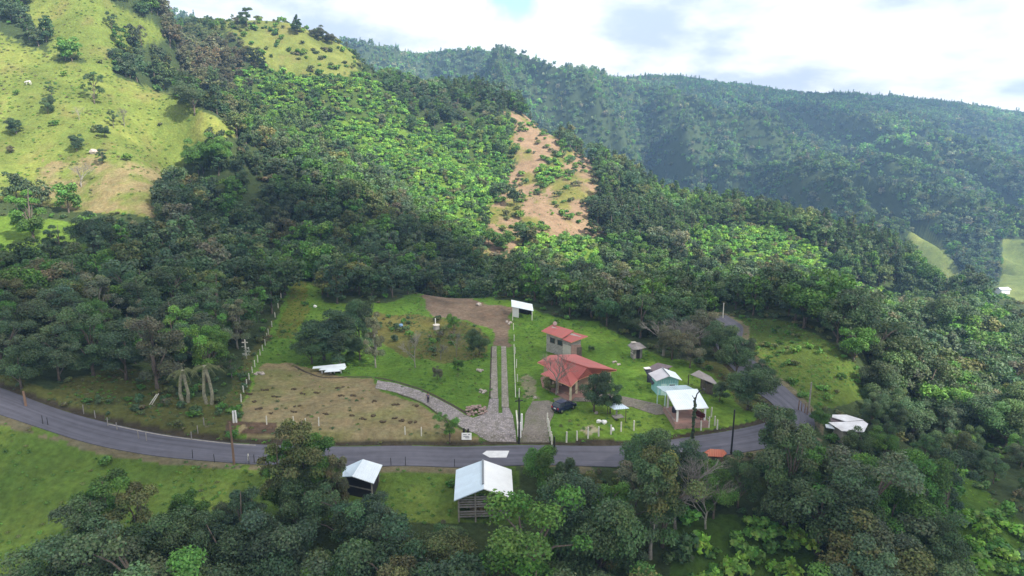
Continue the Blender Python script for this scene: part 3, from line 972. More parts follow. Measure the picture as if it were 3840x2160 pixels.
sheet('gravel_drive', Z_DRIVE, GRAVEL, 0.07, 'grey gravel drive leading in from the road')
sheet('gravel_lane', [(1392, 1003), (1440, 994), (1500, 992), (1570, 998), (1660, 1018), (1690, 1040), (1650, 1044), (1590, 1024), (1520, 1012), (1440, 1010), (1398, 1014)], GRAVEL, 0.06, 'grey gravel lane passing in front of the red roofed house')
sheet('road_marking', [(1214, 1143), (1224, 1136), (1281, 1136), (1274, 1153), (1232, 1153)], WORNWHITE, 0.135, 'white painted patch on the road above the white barn')

BANKSHADEM = simple('bank_shade_earth', (0.055, 0.042, 0.028), 0.95, var=0.35, scale=2.0)  # dark earth tone painting in the shade of the low cut bank
def bank_shade_line(px_pts, hw, label):
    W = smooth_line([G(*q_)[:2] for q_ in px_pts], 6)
    strip('ditch_or_bank_shade', W, hw, BANKSHADEM, 0.03, label, nx=2)
bank_shade_line([(742, 922), (775, 938), (820, 950), (880, 948), (945, 950), (1000, 961), (1060, 980), (1110, 1004), (1150, 1026), (1180, 1044)], 0.22, 'narrow dark dug edge above the tan plot and the cobbled ramp')  # the dark 'dug edge' is painted shade of the low cut bank
bank_shade_line([(1190, 1056), (1212, 1050), (1228, 1034), (1233, 1000), (1235, 940), (1237, 872)], 0.18, 'narrow dark dug edge left of the stone tracks')  # the dark 'dug edge' is painted shade of the low cut bank
bank_shade_line([(1001, 991), (1060, 1014), (1100, 1041), (1140, 1066), (1180, 1088)], 0.10, 'thin dark edge below the cobbled ramp')

# ------------------------------------------------------------------ buildings
def gz(p):
    return float(hgt(np.array([p[0]]), np.array([p[1]]))[0])

def inset(poly, d):
    """polygon (ccw or cw list of xy) pulled in by d"""
    n = len(poly)
    c = Vector((sum(p[0] for p in poly) / n, sum(p[1] for p in poly) / n))
    out = []
    for i in range(n):
        p0, p1, p2 = Vector(poly[i - 1][:2]), Vector(poly[i][:2]), Vector(poly[(i + 1) % n][:2])
        a = (p1 - p0).normalized(); b = (p2 - p1).normalized()
        na, nb = Vector((-a.y, a.x)), Vector((-b.y, b.x))
        if na.dot(c - p1) < 0: na = -na
        if nb.dot(c - p1) < 0: nb = -nb
        m = (na + nb)
        k = d / max(0.35, m.length_squared / 2)
        out.append(p1 + m * k / 1.0 * 1.0 if m.length > 1e-4 else p1 + na * d)
    return out

def roof(name, polys, thick, mat, parent, overlap=0.0):
    mb = MB()
    for p in polys:
        mb.prism(p, thick)
    return mb.build(name, mat, parent)

def wall_ring(name, fp, z0, z1, mat, parent, tops=None):
    """outer walls over footprint fp (list of xy); tops: optional height per corner"""
    mb = MB()
    n = len(fp)
    area = sum(fp[i][0] * fp[(i + 1) % n][1] - fp[(i + 1) % n][0] * fp[i][1] for i in range(n))
    fp = list(fp)
    tp = list(tops) if tops else [z1] * n
    if area < 0:
        fp = fp[::-1]; tp = tp[::-1]
    v = [(p[0], p[1], z0) for p in fp] + [(p[0], p[1], t) for p, t in zip(fp, tp)]
    F, U = [], []
    for i in range(n):
        j = (i + 1) % n
        l = math.hypot(fp[j][0] - fp[i][0], fp[j][1] - fp[i][1])
        F.append([i, j, n + j, n + i]); U.append([(0, 0), (l, 0), (l, tp[j] - z0), (0, tp[i] - z0)])
    F.append([n + i for i in range(n)]); U.append([(0, 0)] * n)
    mb.add(v, F, U)
    return mb.build(name, mat, parent)

def on_wall(name, a, b, t, w, h0, h1, z0, mat, parent, proud=0.06, frame=None):
    """a door or window set proud on the wall from a to b (xy): centre at fraction t"""
    a, b = Vector(a[:2]), Vector(b[:2])
    d = (b - a).normalized()
    c = a.lerp(b, t)
    ang = math.atan2(d.y, d.x)
    mb = MB().box((c.x, c.y, z0 + (h0 + h1) / 2), (w, proud * 2, h1 - h0), ang)
    o = mb.build(name, mat, parent)
    if frame:
        fb = MB()
        for s in (-1, 1):
            q = c + d * s * (w / 2 + 0.05)
            fb.box((q.x, q.y, z0 + (h0 + h1) / 2), (0.1, proud * 2 + 0.05, h1 - h0 + 0.2), ang)
        for hh in (h0 - 0.05, h1 + 0.05):
            fb.box((c.x, c.y, z0 + hh), (w - 0.002, proud * 2 + 0.04, 0.1), ang)
        fb.build('frame', frame, o)
    return o

def post(name, x, y, z0, z1, s, mat, parent):
    return MB().box((x, y, (z0 + z1) / 2), (s, s, z1 - z0)).build(name, mat, parent)

# --- main house, red hipped roof over a porch
g0 = G(1455, 985); Z0 = g0[2]
hs = thing('farm_house', (g0[0], g0[1] + 4, Z0), 'large red roofed house with deep porch standing in the middle of the lawn', 'house')
q = lambda x, y, h: AT(x, y, Z0 + h)
A, B, Bk, Cc, D, E = q(1352, 911, 2.9), q(1384, 893, 3.1), q(1448, 891, 3.1), q(1551, 931, 2.9), q(1436, 972, 2.7), q(1361, 940, 2.5)
A2, E2 = q(1371, 920, 2.95), q(1381, 931, 3.0)
Ff, Gg = q(1453, 955, 2.75), q(1492, 940, 2.8)
R1, R2 = q(1411, 903, 4.7), q(1478, 925, 4.7)
roof('roof', [[A, A2, E2, R1], [A, R1, B], [B, R1, Bk], [R1, R2, Cc, Bk], [E2, E, D, R1], [R1, D, Ff, R2], [R2, Ff, Gg], [R2, Gg, Cc]], 0.14, REDROOF, hs)
rc = MB().tube([R1 + Vector((0, 0, .05)), R2 + Vector((0, 0, .05))], [0.12, 0.12], 6)
rc.tube([R1 + Vector((0, 0, .05)), D + Vector((0, 0, .04))], [0.1, 0.1], 6); rc.tube([R2 + Vector((0, 0, .05)), Cc + Vector((0, 0, .04))], [0.1, 0.1], 6)
rc.build('ridge_cap', simple('red_ridge', (0.36, 0.10, 0.08), 0.6, var=0.15), hs)
fas = MB()
for a_, b_ in ((A, A2), (E, D), (Ff, Gg), (Gg, Cc), (D, Ff), (A, B), (Bk, Cc)):
    fas.tube([a_ - Vector((0, 0, .12)), b_ - Vector((0, 0, .12))], [0.07, 0.07], 4)
fas.build('fascia', simple('salmon_fascia', (0.55, 0.27, 0.16), 0.7, var=0.1), hs)
fpo = [A, B, Bk, Cc, Gg, Ff, D, E]
cen = Vector((0, 0, 0))
for p in fpo: cen += p / len(fpo)
shr = lambda p, k: Vector((cen.x + (p.x - cen.x) * k, cen.y + (p.y - cen.y) * k))
# body of the house under the back two thirds of the roof
wf = [shr(A, .8), shr(B, .82), shr(Bk, .82), shr(Cc, .74), shr(Gg, .5), shr(E, .55)]
wall_ring('wall', wf, Z0 - 0.4, Z0 + 2.75, simple('warm_house_wall', (0.48, 0.37, 0.26), 0.85, var=0.12, grime=(0.25, 0.18, 0.13, 0.4)), hs)
on_wall('window', wf[5], wf[0], 0.35, 1.3, 1.0, 2.1, Z0, GLASS, hs, frame=WOOD)
on_wall('window', wf[4], wf[5], 0.25, 1.3, 1.0, 2.1, Z0, GLASS, hs, frame=WOOD)
on_wall('door', wf[4], wf[5], 0.6, 1.0, 0.1, 2.15, Z0, WOOD, hs, frame=CREAM)
on_wall('window', wf[3], wf[4], 0.45, 1.3, 1.0, 2.1, Z0, GLASS, hs, frame=WOOD)
sl = [shr(E, .95), shr(A, .9), shr(B, .9), shr(Bk, .9), shr(Cc, .88), shr(Gg, .98), shr(Ff, 1.0), shr(D, 1.02)]
MB().prism([Vector((p.x, p.y, Z0 + 0.16)) for p in sl], 0.6).build('porch_floor', REDFLOOR, hs)
for p in (shr(D, .93), shr(Ff, .88), shr(E, .86), shr(Gg, .93), shr(Cc, .86)):
    post('column', p.x, p.y, Z0 + 0.1, Z0 + 2.62, 0.34, CREAM, hs)
post('column', shr(D, .93).lerp(shr(E, .86), .5).x, shr(D, .93).lerp(shr(E, .86), .5).y, Z0 + 0.1, Z0 + 2.62, 0.3, CREAM, hs)
tr = MB()
for a_, b_ in ((D, Ff), (E, D)):
    pa, pb = shr(a_, .95), shr(b_, .95)
    tr.tube([(pa.x, pa.y, Z0 + .9), (pb.x, pb.y, Z0 + .9)], [0.05, 0.05], 5)
tr.build('railing', WOOD, hs)
# paved apron with a low planter
sheet('porch_apron', [(1408, 985), (1432, 972), (1475, 982), (1500, 992), (1470, 1001), (1420, 1000)], REDFLOOR, 0.11, 'reddish paved apron before the porch')

# --- back house: tall block building with shed roof in two steps
g1 = G(1452, 894); Z1 = g1[2]
h2 = thing('block_house', (g1[0], g1[1] + 3, Z1), 'smaller two storey block building with pinkish red roof behind the main house', 'house')
q = lambda x, y, h: AT(x, y, Z1 + h)
La, Lb_, Lc, Ld = q(1362, 832, 3.9), q(1390, 816, 4.9), q(1479, 842, 4.7), q(1436, 858, 3.6)
mid1, mid2 = La.lerp(Ld, .72), Lb_.lerp(Lc, .62)
roof('roof', [[La, mid1, mid2, Lb_]], 0.12, REDROOF, h2)
dn = Vector((0, 0, -0.28))
roof('lower_roof', [[mid1 + dn + (mid2 - mid1) * .02, Ld + dn, Lc + dn, mid2 + dn - (mid2 - mid1) * .02]], 0.12, REDROOF, h2)
f2 = MB()
for a_, b_ in ((La, mid1), (Lb_, La), (Ld + dn, Lc + dn)):
    f2.tube([a_ - Vector((0, 0, .1)), b_ - Vector((0, 0, .1))], [0.06, 0.06], 4)
f2.build('fascia', MATS['salmon_fascia'], h2)
f4 = [La, Ld, Lc, Lb_]
ins = inset(f4, 0.6)
tops = [p.z - 0.2 for p in (La, Ld + dn, Lc + dn, Lb_)]
wall_ring('wall', ins, Z1 - 0.5, Z1 + 3, BLOCK, h2, tops)
on_wall('plaster_panel', ins[0], ins[1], 0.82, 2.0, 0.1, 2.3, Z1, PLASTER, h2, 0.04)
on_wall('window', ins[0], ins[1], 0.25, 1.1, 1.9, 2.8, Z1, GLASS, h2, frame=WOOD)
on_wall('window', ins[0], ins[1], 0.55, 1.1, 1.9, 2.8, Z1, GLASS, h2, frame=WOOD)
on_wall('brick_panel', ins[1], ins[2], 0.5, 1.9, 0.5, 2.6, Z1, BRICK, h2, 0.05)
on_wall('door', ins[1], ins[2], 0.85, 0.8, 0.0, 2.0, Z1, WOOD, h2, 0.07, frame=WOOD)
tk = MB().tube([q(1396, 814, 4.7), q(1396, 814, 5.3)], [0.45, 0.4], 10)
tk.build('roof_tank', simple('rosy_tank', (0.45, 0.3, 0.28), 0.7), h2)

# --- turquoise cabin with gable to the camera
g2 = G(1672, 994); Z2 = g2[2]
cb = thing('cabin', (g2[0], g2[1] + 3, Z2), 'turquoise board cabin with pale gable roof behind the white pavilion', 'cabin')
q = lambda x, y, h: AT(x, y, Z2 + h)
lb, lf, rf_, rbk, eb, ef = q(1631, 939, 2.7), q(1651, 958.5, 2.7), q(1684, 945.5, 3.9), q(1666, 925, 3.9), q(1698.5, 936.5, 2.8), q(1716, 956, 2.8)
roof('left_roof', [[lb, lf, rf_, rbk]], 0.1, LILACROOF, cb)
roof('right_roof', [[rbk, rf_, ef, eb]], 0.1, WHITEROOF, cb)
MB().tube([rbk + Vector((0, 0, .04)), rf_ + Vector((0, 0, .04))], [0.09, 0.09], 6).build('ridge_cap', RIDGECAP, cb)
tri = MB()
ci = inset([lf, ef, eb, lb], 0.45)
wall_ring('wall', ci, Z2 - 0.5, Z2 + 2.62, TURQ, cb)
mg = (Vector(ci[0]) + Vector(ci[1])) / 2
gb = MB().add([(ci[0][0], ci[0][1], Z2 + 2.62), (ci[1][0], ci[1][1], Z2 + 2.62), (mg.x, mg.y, Z2 + 3.65), (ci[0][0] * .97 + ci[3][0] * .03, ci[0][1] * .97 + ci[3][1] * .03, Z2 + 2.62), (ci[1][0] * .97 + ci[2][0] * .03, ci[1][1] * .97 + ci[2][1] * .03, Z2 + 2.62), (mg.x, mg.y + .15, Z2 + 3.65)],
              [[0, 1, 2], [5, 4, 3], [0, 2, 5, 3], [1, 4, 5, 2], [0, 3, 4, 1]])
gb.build('gable', TURQ, cb)
bt = MB()
for k in range(9):
    p = Vector(ci[0]).lerp(Vector(ci[1]), (k + .5) / 9)
    bt.box((p.x, p.y, Z2 + 1.3), (0.06, 0.12, 2.6), 0)
bt.build('batten', TURQTRIM, cb)
on_wall('door', ci[0], ci[1], 0.3, 0.9, 0, 2.0, Z2, TURQTRIM, cb, 0.09)
on_wall('window', ci[0], ci[1], 0.7, 0.9, 1.0, 1.9, Z2, GLASS, cb, 0.09, frame=TURQTRIM)

# --- open white roofed pavilion on a raised brick floor, with a teal lean-to joining the cabin
g3 = G(1740, 1062); Z3 = g3[2]
pv = thing('pavilion', (g3[0], g3[1] + 2, Z3), 'open pavilion with flat white metal roof on white posts over a brick terrace', 'pavilion')
q = lambda x, y, h: AT(x, y, Z3 + h)
tl_, tr_, br_, bl_ = q(1675, 982.5, 3.6), q(1754, 978, 3.6), q(1782, 1025, 3.0), q(1701, 1029.5, 3.0)
roof('roof', [[bl_, br_, tr_, tl_]], 0.1, WHITEROOF, pv)
fe = MB()
for a_, b_ in ((tl_, tr_), (bl_, br_), (tl_, bl_), (tr_, br_)):
    fe.tube([a_ - Vector((0, 0, .1)), b_ - Vector((0, 0, .1))], [0.07, 0.07], 4)
fe.build('roof_frame', WHITEPAINT, pv)
l1, l2, l3, l4 = q(1651, 969, 3.2), q(1726, 965.5, 3.2), q(1753, 979, 3.05), q(1674, 984, 3.05)
lt = thing('lean_to', (l1.x + 2, l1.y, Z3), 'pale teal lean-to roof filling the gap between cabin and white pavilion', 'lean-to')
roof('roof', [[l4 + Vector((0, 0, -.2)), l3 + Vector((0, 0, -.2)), l2 + Vector((0, 0, -.2)), l1 + Vector((0, 0, -.2))]], 0.08, TEALROOF, lt)
for p in (l1.lerp(l4, .12), l1.lerp(l4, .95)):
    pz = gz(p)
    post('post', p.x + .1, p.y, pz - .2, Z3 + 2.92, 0.14, TURQTRIM, lt)
pins = inset([bl_, br_, tr_, tl_], 0.35)
for i, p in enumerate(pins):
    post('post', p[0], p[1], Z3 + 0.7, Z3 + (2.85 if i < 2 else 3.4), 0.26, WHITEPAINT, pv)
pm = Vector(pins[0]).lerp(Vector(pins[1]), .5)
out_ = [tuple(Vector(p) + (Vector(p) - Vector(((pins[0][0] + pins[2][0]) / 2, (pins[0][1] + pins[2][1]) / 2))).normalized() * .75) for p in pins]
MB().prism([Vector((p[0], p[1], Z3 + 0.78)) for p in out_], 1.6).build('terrace', BRICK, pv)
fl = inset([Vector((p[0], p[1], 0)) for p in out_], 0.12)
MB().prism([Vector((p[0], p[1], Z3 + 0.85)) for p in fl], 0.05).build('floor', REDFLOOR, pv)
for a_, b_ in ((out_[0], out_[3]), (out_[1], out_[2])):
    MB().tube([(a_[0], a_[1], Z3 + 1.15), (b_[0], b_[1], Z3 + 1.15)], [0.06, 0.06], 5).build('railing', GREYWOOD, pv)
# dark red bench under the right post
bp = Vector(fl[1]).lerp(Vector(fl[3]), .22)
bn = thing('bench', (bp.x, bp.y, Z3 + .85), 'dark red bench on the pavilion floor behind the right white post', 'bench')
dred = simple('dark_red', (0.10, 0.02, 0.02), 0.5)
MB().box((bp.x, bp.y, Z3 + 1.28), (0.6, 1.9, 0.1), 0.5).build('seat', dred, bn)
MB().box((bp.x + .28, bp.y - .12, Z3 + 1.62), (0.08, 1.9, 0.6), 0.5).build('backrest', dred, bn)
for sx, sy in ((-.2, -.8), (.2, -.8), (-.2, .8), (.2, .8)):
    x_ = sx * math.cos(.5) - sy * math.sin(.5); y_ = sx * math.sin(.5) + sy * math.cos(.5)
    post('leg', bp.x + x_, bp.y + y_, Z3 + .85, Z3 + 1.24, 0.07, dred, bn)
# dark parked thing inside the left of the pavilion: a barrel
bq = Vector(fl[3]).lerp(Vector(fl[0]), .35) + Vector((.9, 0))
br2 = MB().tube([(bq.x, bq.y, Z3 + .85), (bq.x, bq.y, Z3 + 1.3), (bq.x, bq.y, Z3 + 1.75)], [0.32, 0.37, 0.32], 14)
tag(br2.build('barrel', TARP, None, False, (bq.x, bq.y, Z3 + .85)), 'dark barrel on the pavilion floor near its left rear post', 'barrel')

# --- dark tarp roofed hut tucked behind the cabin
g4 = G(1640, 965); Z4 = g4[2]
th = thing('tarp_hut', (g4[0], g4[1] + 3, Z4), 'dark hut with sagging tarp and rusty sheets directly behind the turquoise cabin', 'hut')
q = lambda x, y, h: AT(x, y, Z4 + h)
t1, t2, t3, t4 = q(1620, 929, 2.4), q(1655, 912, 2.9), q(1692, 921, 2.6), q(1662, 936, 2.3)
roof('roof', [[t1, t4, t3, t2]], 0.1, RUSTROOF, th)
wall_ring('wall', inset([t1, t4, t3, t2], .3), Z4 - .4, Z4 + 2.1, TARP, th, [p.z - .14 for p in (t1, t4, t3, t2)])
s1, s2, s3, s4 = q(1622, 931, 2.2), q(1634, 929, 2.45), q(1654, 957, 2.2), q(1640, 968, 1.2)
roof('side_tarp', [[s1, s4, s3, s2]], 0.06, TARP, th)
pa = q(1628, 926, 2.75)
MB().box((pa.x, pa.y, pa.z), (1.1, .8, 0.1), .3).build('pale_sheet', WHITEPAINT, th)

# --- weathered grey shed on the right
g5 = G(1775, 975); Z5 = g5[2]
sh = thing('weathered_shed', (g5[0], g5[1] + 3, Z5), 'open shed with weathered grey metal roof sloping down to the right, beside the cabin', 'shed')
q = lambda x, y, h: AT(x, y, Z5 + h)
w1, w2, w3, w4, w5 = q(1737, 942, 2.2), q(1758, 931, 2.9), q(1790, 948, 2.6), q(1810, 971, 2.0), q(1773, 956, 2.7)
roof('left_roof', [[w1, w5, w2]], 0.08, GREYROOF, sh)
roof('right_roof', [[w2 + Vector((0.02, 0, 0)), w5 + Vector((0.02, 0, 0)), w4, w3]], 0.08, GREYROOF, sh)
for p in (w1, w4, w3, w5):
    post('post', p.x + (cen.x - p.x) * .01, p.y + .3, gz(p) - .3, p.z - .1, 0.14, WOOD, sh)
si5 = inset([w5, w4, w3, w2], 0.5)
wall_ring('wall', si5, Z5 - .3, Z5 + 1.9, WOOD, sh)

# --- little grey hut by the wood
g6 = G(1600, 897); Z6 = g6[2]
hu = thing('wooden_hut', (g6[0], g6[1] + 1, Z6), 'small grey wooden hut with pale patch on its roof at the edge of the wood', 'hut')
q = lambda x, y, h: AT(x, y, Z6 + h)
v1, v2, v3, v4 = q(1579, 868, 2.2), q(1592, 859, 2.8), q(1610, 862, 2.7), q(1626, 874, 2.2)
v5, v6 = q(1592, 880, 2.15), q(1606, 879, 2.7)
roof('roof', [[v1, v5, v6, v2], [v2, v6, v4, v3]], 0.1, GREYROOF, hu)
hi = inset([v1, v5, v4, v3], 0.45)
wall_ring('wall', hi, Z6 - .3, Z6 + 2.05, GREYWOOD, hu)
on_wall('door', hi[1], hi[2], 0.5, 0.8, 0, 1.8, Z6, DARK, hu, 0.05)
for hh in (0.9, 1.4):
    on_wall('shelf', hi[0], hi[1], 0.5, 1.3, hh, hh + .1, Z6, PLASTER, hu, 0.12)
pq = q(1594, 861, 2.95)
MB().box((pq.x, pq.y, pq.z), (.9, .8, .1), .2).build('roof_patch', PLASTER, hu)

# --- kiosk with white roof on a post
g7 = G(1550, 1057); Z7 = g7[2]
ks = thing('garden_kiosk', (g7[0], g7[1], Z7), 'small garden kiosk with a pitched white roof on a grey post, left of the pavilion', 'kiosk')
q = lambda x, y, h: AT(x, y, Z7 + h)
k1, k2, k3, k4 = q(1522, 1015, 2.35), q(1557, 1010.5, 2.7), q(1583, 1027, 2.35), q(1545, 1030, 2.3)
kc = (k1 + k2 + k3 + k4) / 4 + Vector((0, 0, .45))
roof('roof', [[k1, k4, kc], [k4, k3, kc], [k3, k2, kc], [k2, k1, kc]], 0.06, BLUEROOF, ks)
post('post', kc.x, kc.y, gz(kc) - .2, kc.z - .4, 0.24, CONCRETE, ks)
for p in (k1.lerp(kc, .25), k3.lerp(kc, .25)):
    post('post', p.x, p.y, gz(p) - .2, p.z - .25, 0.1, WOOD, ks)
MB().box((kc.x + .2, kc.y - .2, gz(kc) + .75), (1.6, 1.2, 0.08), .3).build('counter', GREYWOOD, ks)

# --- white shed at the back corner
g8 = G(1297, 796); Z8 = g8[2]
ws = thing('white_shed', (g8[0], g8[1], Z8), 'bright white shed with open dark front at the far lawn corner', 'shed')
q = lambda x, y, h: AT(x, y, Z8 + h)
r1, r2, r3, r4 = q(1286, 754, 3.2), q(1339, 765, 3.2), q(1342, 782, 2.5), q(1287, 771, 2.5)
roof('roof', [[r4, r3, r2, r1]], 0.1, WHITEROOF, ws)
n4, n3 = Vector((r4.x + .2, r4.y + .3, 0)), Vector((r3.x - .3, r3.y + .3, 0))
dv = (n3 - n4)
lw = MB().prism([Vector((p[0], p[1], Z8 + 2.4)) for p in ((n4.x, n4.y), (n4.x + dv.x * .33, n4.y + dv.y * .33), (n4.x + dv.x * .33, n4.y + dv.y * .33 + 3.0), (n4.x, n4.y + 3.0))], 2.9)
lw.build('wall', WHITEPAINT, ws)
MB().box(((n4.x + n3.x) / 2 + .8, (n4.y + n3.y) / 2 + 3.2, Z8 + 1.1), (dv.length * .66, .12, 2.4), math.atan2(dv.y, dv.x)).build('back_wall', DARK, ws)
post('post', n3.x, n3.y, gz(n3) - .2, Z8 + 2.38, .14, WHITEPAINT, ws)

# --- big white gabled barn below the road
g9 = G(1262, 1289); Z9 = g9[2]
ba = thing('barn', (g9[0] - 2, g9[1] + 4, Z9), 'large wooden barn with bright white gable roof just below the road', 'barn')
q = lambda x, y, h: AT(x, y, Z9 + h)
rb, rfr = q(1216.5, 1157, 4.7), q(1217, 1229, 4.7)
lb2, lf2, rb2, rf2 = q(1147, 1182, 3.2), q(1142, 1259, 3.2), q(1287, 1181.5, 3.2), q(1292, 1254, 3.2)
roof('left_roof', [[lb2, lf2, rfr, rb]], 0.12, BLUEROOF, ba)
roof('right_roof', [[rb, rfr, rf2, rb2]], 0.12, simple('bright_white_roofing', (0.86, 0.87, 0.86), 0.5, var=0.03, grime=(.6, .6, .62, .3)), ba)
MB().tube([rb.lerp(rfr, .02) + Vector((-.1, 0, .03)), rb.lerp(rfr, .86) + Vector((-.1, 0, .03))], [0.16, 0.16], 6).build('ridge_cap', RIDGECAP, ba)
ff = inset([lf2, rf2, rb2, lb2], 0.5)
ff = [Vector(p) for p in ff]
ff[0].y += .5; ff[1].y += .5
fz = gz(ff[1])
sl_ = MB()
for k in range(9):                                # slatted end wall
    h = 0.35 + k * .33
    if k in (3,): continue
    c = (ff[0] + ff[1]) / 2
    w = (ff[1] - ff[0]).length
    sl_.box((c.x, c.y, Z9 + h), (w, .06, .2), math.atan2((ff[1] - ff[0]).y, (ff[1] - ff[0]).x), 0, 0)
sl_.build('slatted_wall', GREYWOOD, ba)
for a_, b_ in ((0, 3), (1, 2)):
    s_ = MB()
    c = (ff[a_] + ff[b_]) / 2; w = (ff[b_] - ff[a_]).length
    for k in range(9):
        s_.box((c.x, c.y, Z9 + .35 + k * .33), (w, .06, .26), math.atan2((ff[b_] - ff[a_]).y, (ff[b_] - ff[a_]).x))
    s_.build('side_wall', WOOD, ba)
for t_ in (0, .33, .62, .72, 1):
    p = ff[0].lerp(ff[1], t_)
    post('post', p.x, p.y - .12, gz(p) - .4, Z9 + (3.0 if t_ in (0, 1) else 3.6), .2, PALEBARK, ba)
for p in (ff[2], ff[3]):
    post('post', p.x, p.y, gz(p) - .4, Z9 + 3.0, .2, PALEBARK, ba)
hay = MB()
for k in range(5):
    p = ff[0].lerp(ff[1], .3 + .12 * k)
    hay.blob((p.x, p.y + 1.4, Z9 + .5), .8, k, 1)
hay.build('hay', simple('hay', (0.24, 0.19, 0.10), .95, var=.3), ba)

# --- smaller white shed left of the barn
g10 = G(905, 1222); Z10 = g10[2]
ss = thing('small_barn', (g10[0], g10[1] + 2, Z10), 'small shed with pale ribbed gable roof below the road, left of the big barn', 'shed')
q = lambda x, y, h: AT(x, y, Z10 + h)
p1, p2, p3, p4, p5, p6 = q(913, 1155, 3.4), q(962, 1169.5, 2.5), q(940, 1216, 2.4), q(886, 1198, 3.3), q(863, 1177, 2.5), q(861, 1199, 2.4)
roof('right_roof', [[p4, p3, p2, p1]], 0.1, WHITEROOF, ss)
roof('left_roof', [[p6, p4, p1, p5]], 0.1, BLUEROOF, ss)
i10 = inset([p6, p3, p2, p5], .45)
wall_ring('wall', i10, Z10 - .6, Z10 + 2.2, DARK, ss)
for p in i10:
    post('post', p[0], p[1], gz(p) - .4, Z10 + 2.25, .16, PALEBARK, ss)
c = (Vector(i10[0]) + Vector(i10[1])) / 2; w = (Vector(i10[1]) - Vector(i10[0]))
MB().box((c.x, c.y - .1, Z10 + 1.1), (w.length * .96, .08, .14), math.atan2(w.y, w.x)).build('rail', PALEBARK, ss)

# --- jumbled white roofs on the right
g11 = G(2120, 1088); Z11 = g11[2]
jr = thing('roadside_house', (g11[0], g11[1] + 2, Z11), 'low house with jumbled bright white and rusty roof sheets right of the road bend', 'house')
q = lambda x, y, h: AT(x, y, Z11 + h)
def rp(pts, mat, nm):
    roof(nm, [[q(*p) for p in pts]], 0.09, mat, jr)
rp([(2093, 1049, 2.5), (2128, 1060, 2.5), (2172, 1056, 2.8), (2130, 1043, 2.8), (2094, 1043, 2.7)], simple('bare_zinc', (0.80, 0.80, 0.82), .5, var=.08, grime=(.35, .32, .32, .45)), 'back_roof')
rp([(2084, 1062, 2.3), (2118, 1084, 2.2), (2174, 1086, 2.3), (2184, 1066, 2.6), (2172, 1058, 2.7), (2128, 1061, 2.4)], MATS['bare_zinc'], 'front_roof')
rp([(2089, 1051, 2.15), (2090, 1060, 2.15), (2128, 1061, 2.2), (2112, 1052, 2.2)], RUSTROOF, 'rusty_roof')
rp([(2076, 1067, 1.9), (2078, 1075, 1.8), (2100, 1079, 1.9), (2092, 1068, 2.0)], WHITEROOF, 'lean_roof')
i11 = inset([q(2090, 1066, 2.2), q(2118, 1084, 2.2), q(2172, 1085, 2.2), q(2180, 1066, 2.2), q(2130, 1046, 2.2), q(2096, 1046, 2.2)], .5)
wall_ring('wall', i11, Z11 - 1.0, Z11 + 1.95, PLASTER, jr)
on_wall('door', i11[1], i11[2], .4, .9, -0.3, 1.6, Z11, DARK, jr, .06)
g12 = G(2015, 1112); Z12 = g12[2]
sr = thing('roadside_shed', (g12[0], g12[1], Z12), 'tiny shed with white roof sheets half hidden by leaves inside the road bend', 'shed')
q = lambda x, y, h: AT(x, y, Z12 + h)
roof('roof', [[q(1994, 1102, 1.9), q(2010, 1110, 1.8), q(2034, 1108, 1.9), q(2022, 1098, 2.1)]], .08, WHITEROOF, sr)
i12 = inset([q(1996, 1102, 1.9), q(2011, 1109, 1.8), q(2032, 1107, 1.9), q(2021, 1099, 2.1)], .2)
wall_ring('wall', i12, Z12 - .6, Z12 + 1.7, GREYWOOD, sr)

# --- white house far down the valley
g13 = G(2521, 738); Z13 = g13[2]
vh = thing('valley_house', g13, 'tiny white house far down the sunny valley at the right edge', 'house')
def lbox(c, s, nm, mat, par, rz=0.2):
    return MB().box((g13[0] + c[0], g13[1] + c[1], Z13 + c[2]), s, rz).build(nm, mat, par)
lbox((0, 0, 1.8), (8.5, 6, 4.0), 'wall', WHITEPAINT, vh)
rr_ = Vector((g13[0], g13[1], Z13))
cs, sn_ = math.cos(.2), math.sin(.2)
R_ = lambda x, y, z: rr_ + Vector((x * cs - y * sn_, x * sn_ + y * cs, z))
roof('roof', [[R_(-4.8, -3.6, 3.8), R_(4.8, -3.6, 3.8), R_(4.8, 0, 5.2), R_(-4.8, 0, 5.2)], [R_(4.8, 3.6, 3.8), R_(-4.8, 3.6, 3.8), R_(-4.8, 0, 5.2), R_(4.8, 0, 5.2)]], .15, WHITEROOF, vh)
lbox((-1.5, -3.1, 1.4), (1.2, .2, 2.2), 'door', WOOD, vh)
lbox((1.8, -2.5, 2.0), (1.4, .2, 1.2), 'window', GLASS, vh)

# --- stack of white roofing sheets on trestles
g14 = G(832, 940); Z14 = g14[2]
st = thing('sheet_stack', g14, 'stack of white roofing sheets lying on short white trestles on the bare plot', 'sheet stack')
q = lambda x, y, h: AT(x, y, Z14 + h)
for k, pts in enumerate([[(786, 927, .85), (788, 922, .85), (868, 914, .9), (870, 921, .9)], [(802, 931, .98), (812, 925, .98), (872, 922, 1.0), (866, 929, 1.0)], [(815, 936, 1.1), (826, 926, 1.1), (846, 925, 1.1), (858, 933, 1.1)], [(790, 924, .7), (806, 921, .7), (858, 917, .72), (866, 925, .72), (830, 934, .7)]]):
    MB().prism([q(*p) for p in pts], 0.07).build('roofing_sheet', WHITEROOF, st)
for x_ in (810, 832, 841, 858):
    p = q(x_, 931, .6)
    post('leg', p.x, p.y, gz(p) - .1, Z14 + .66, .16, WHITEPAINT, st)

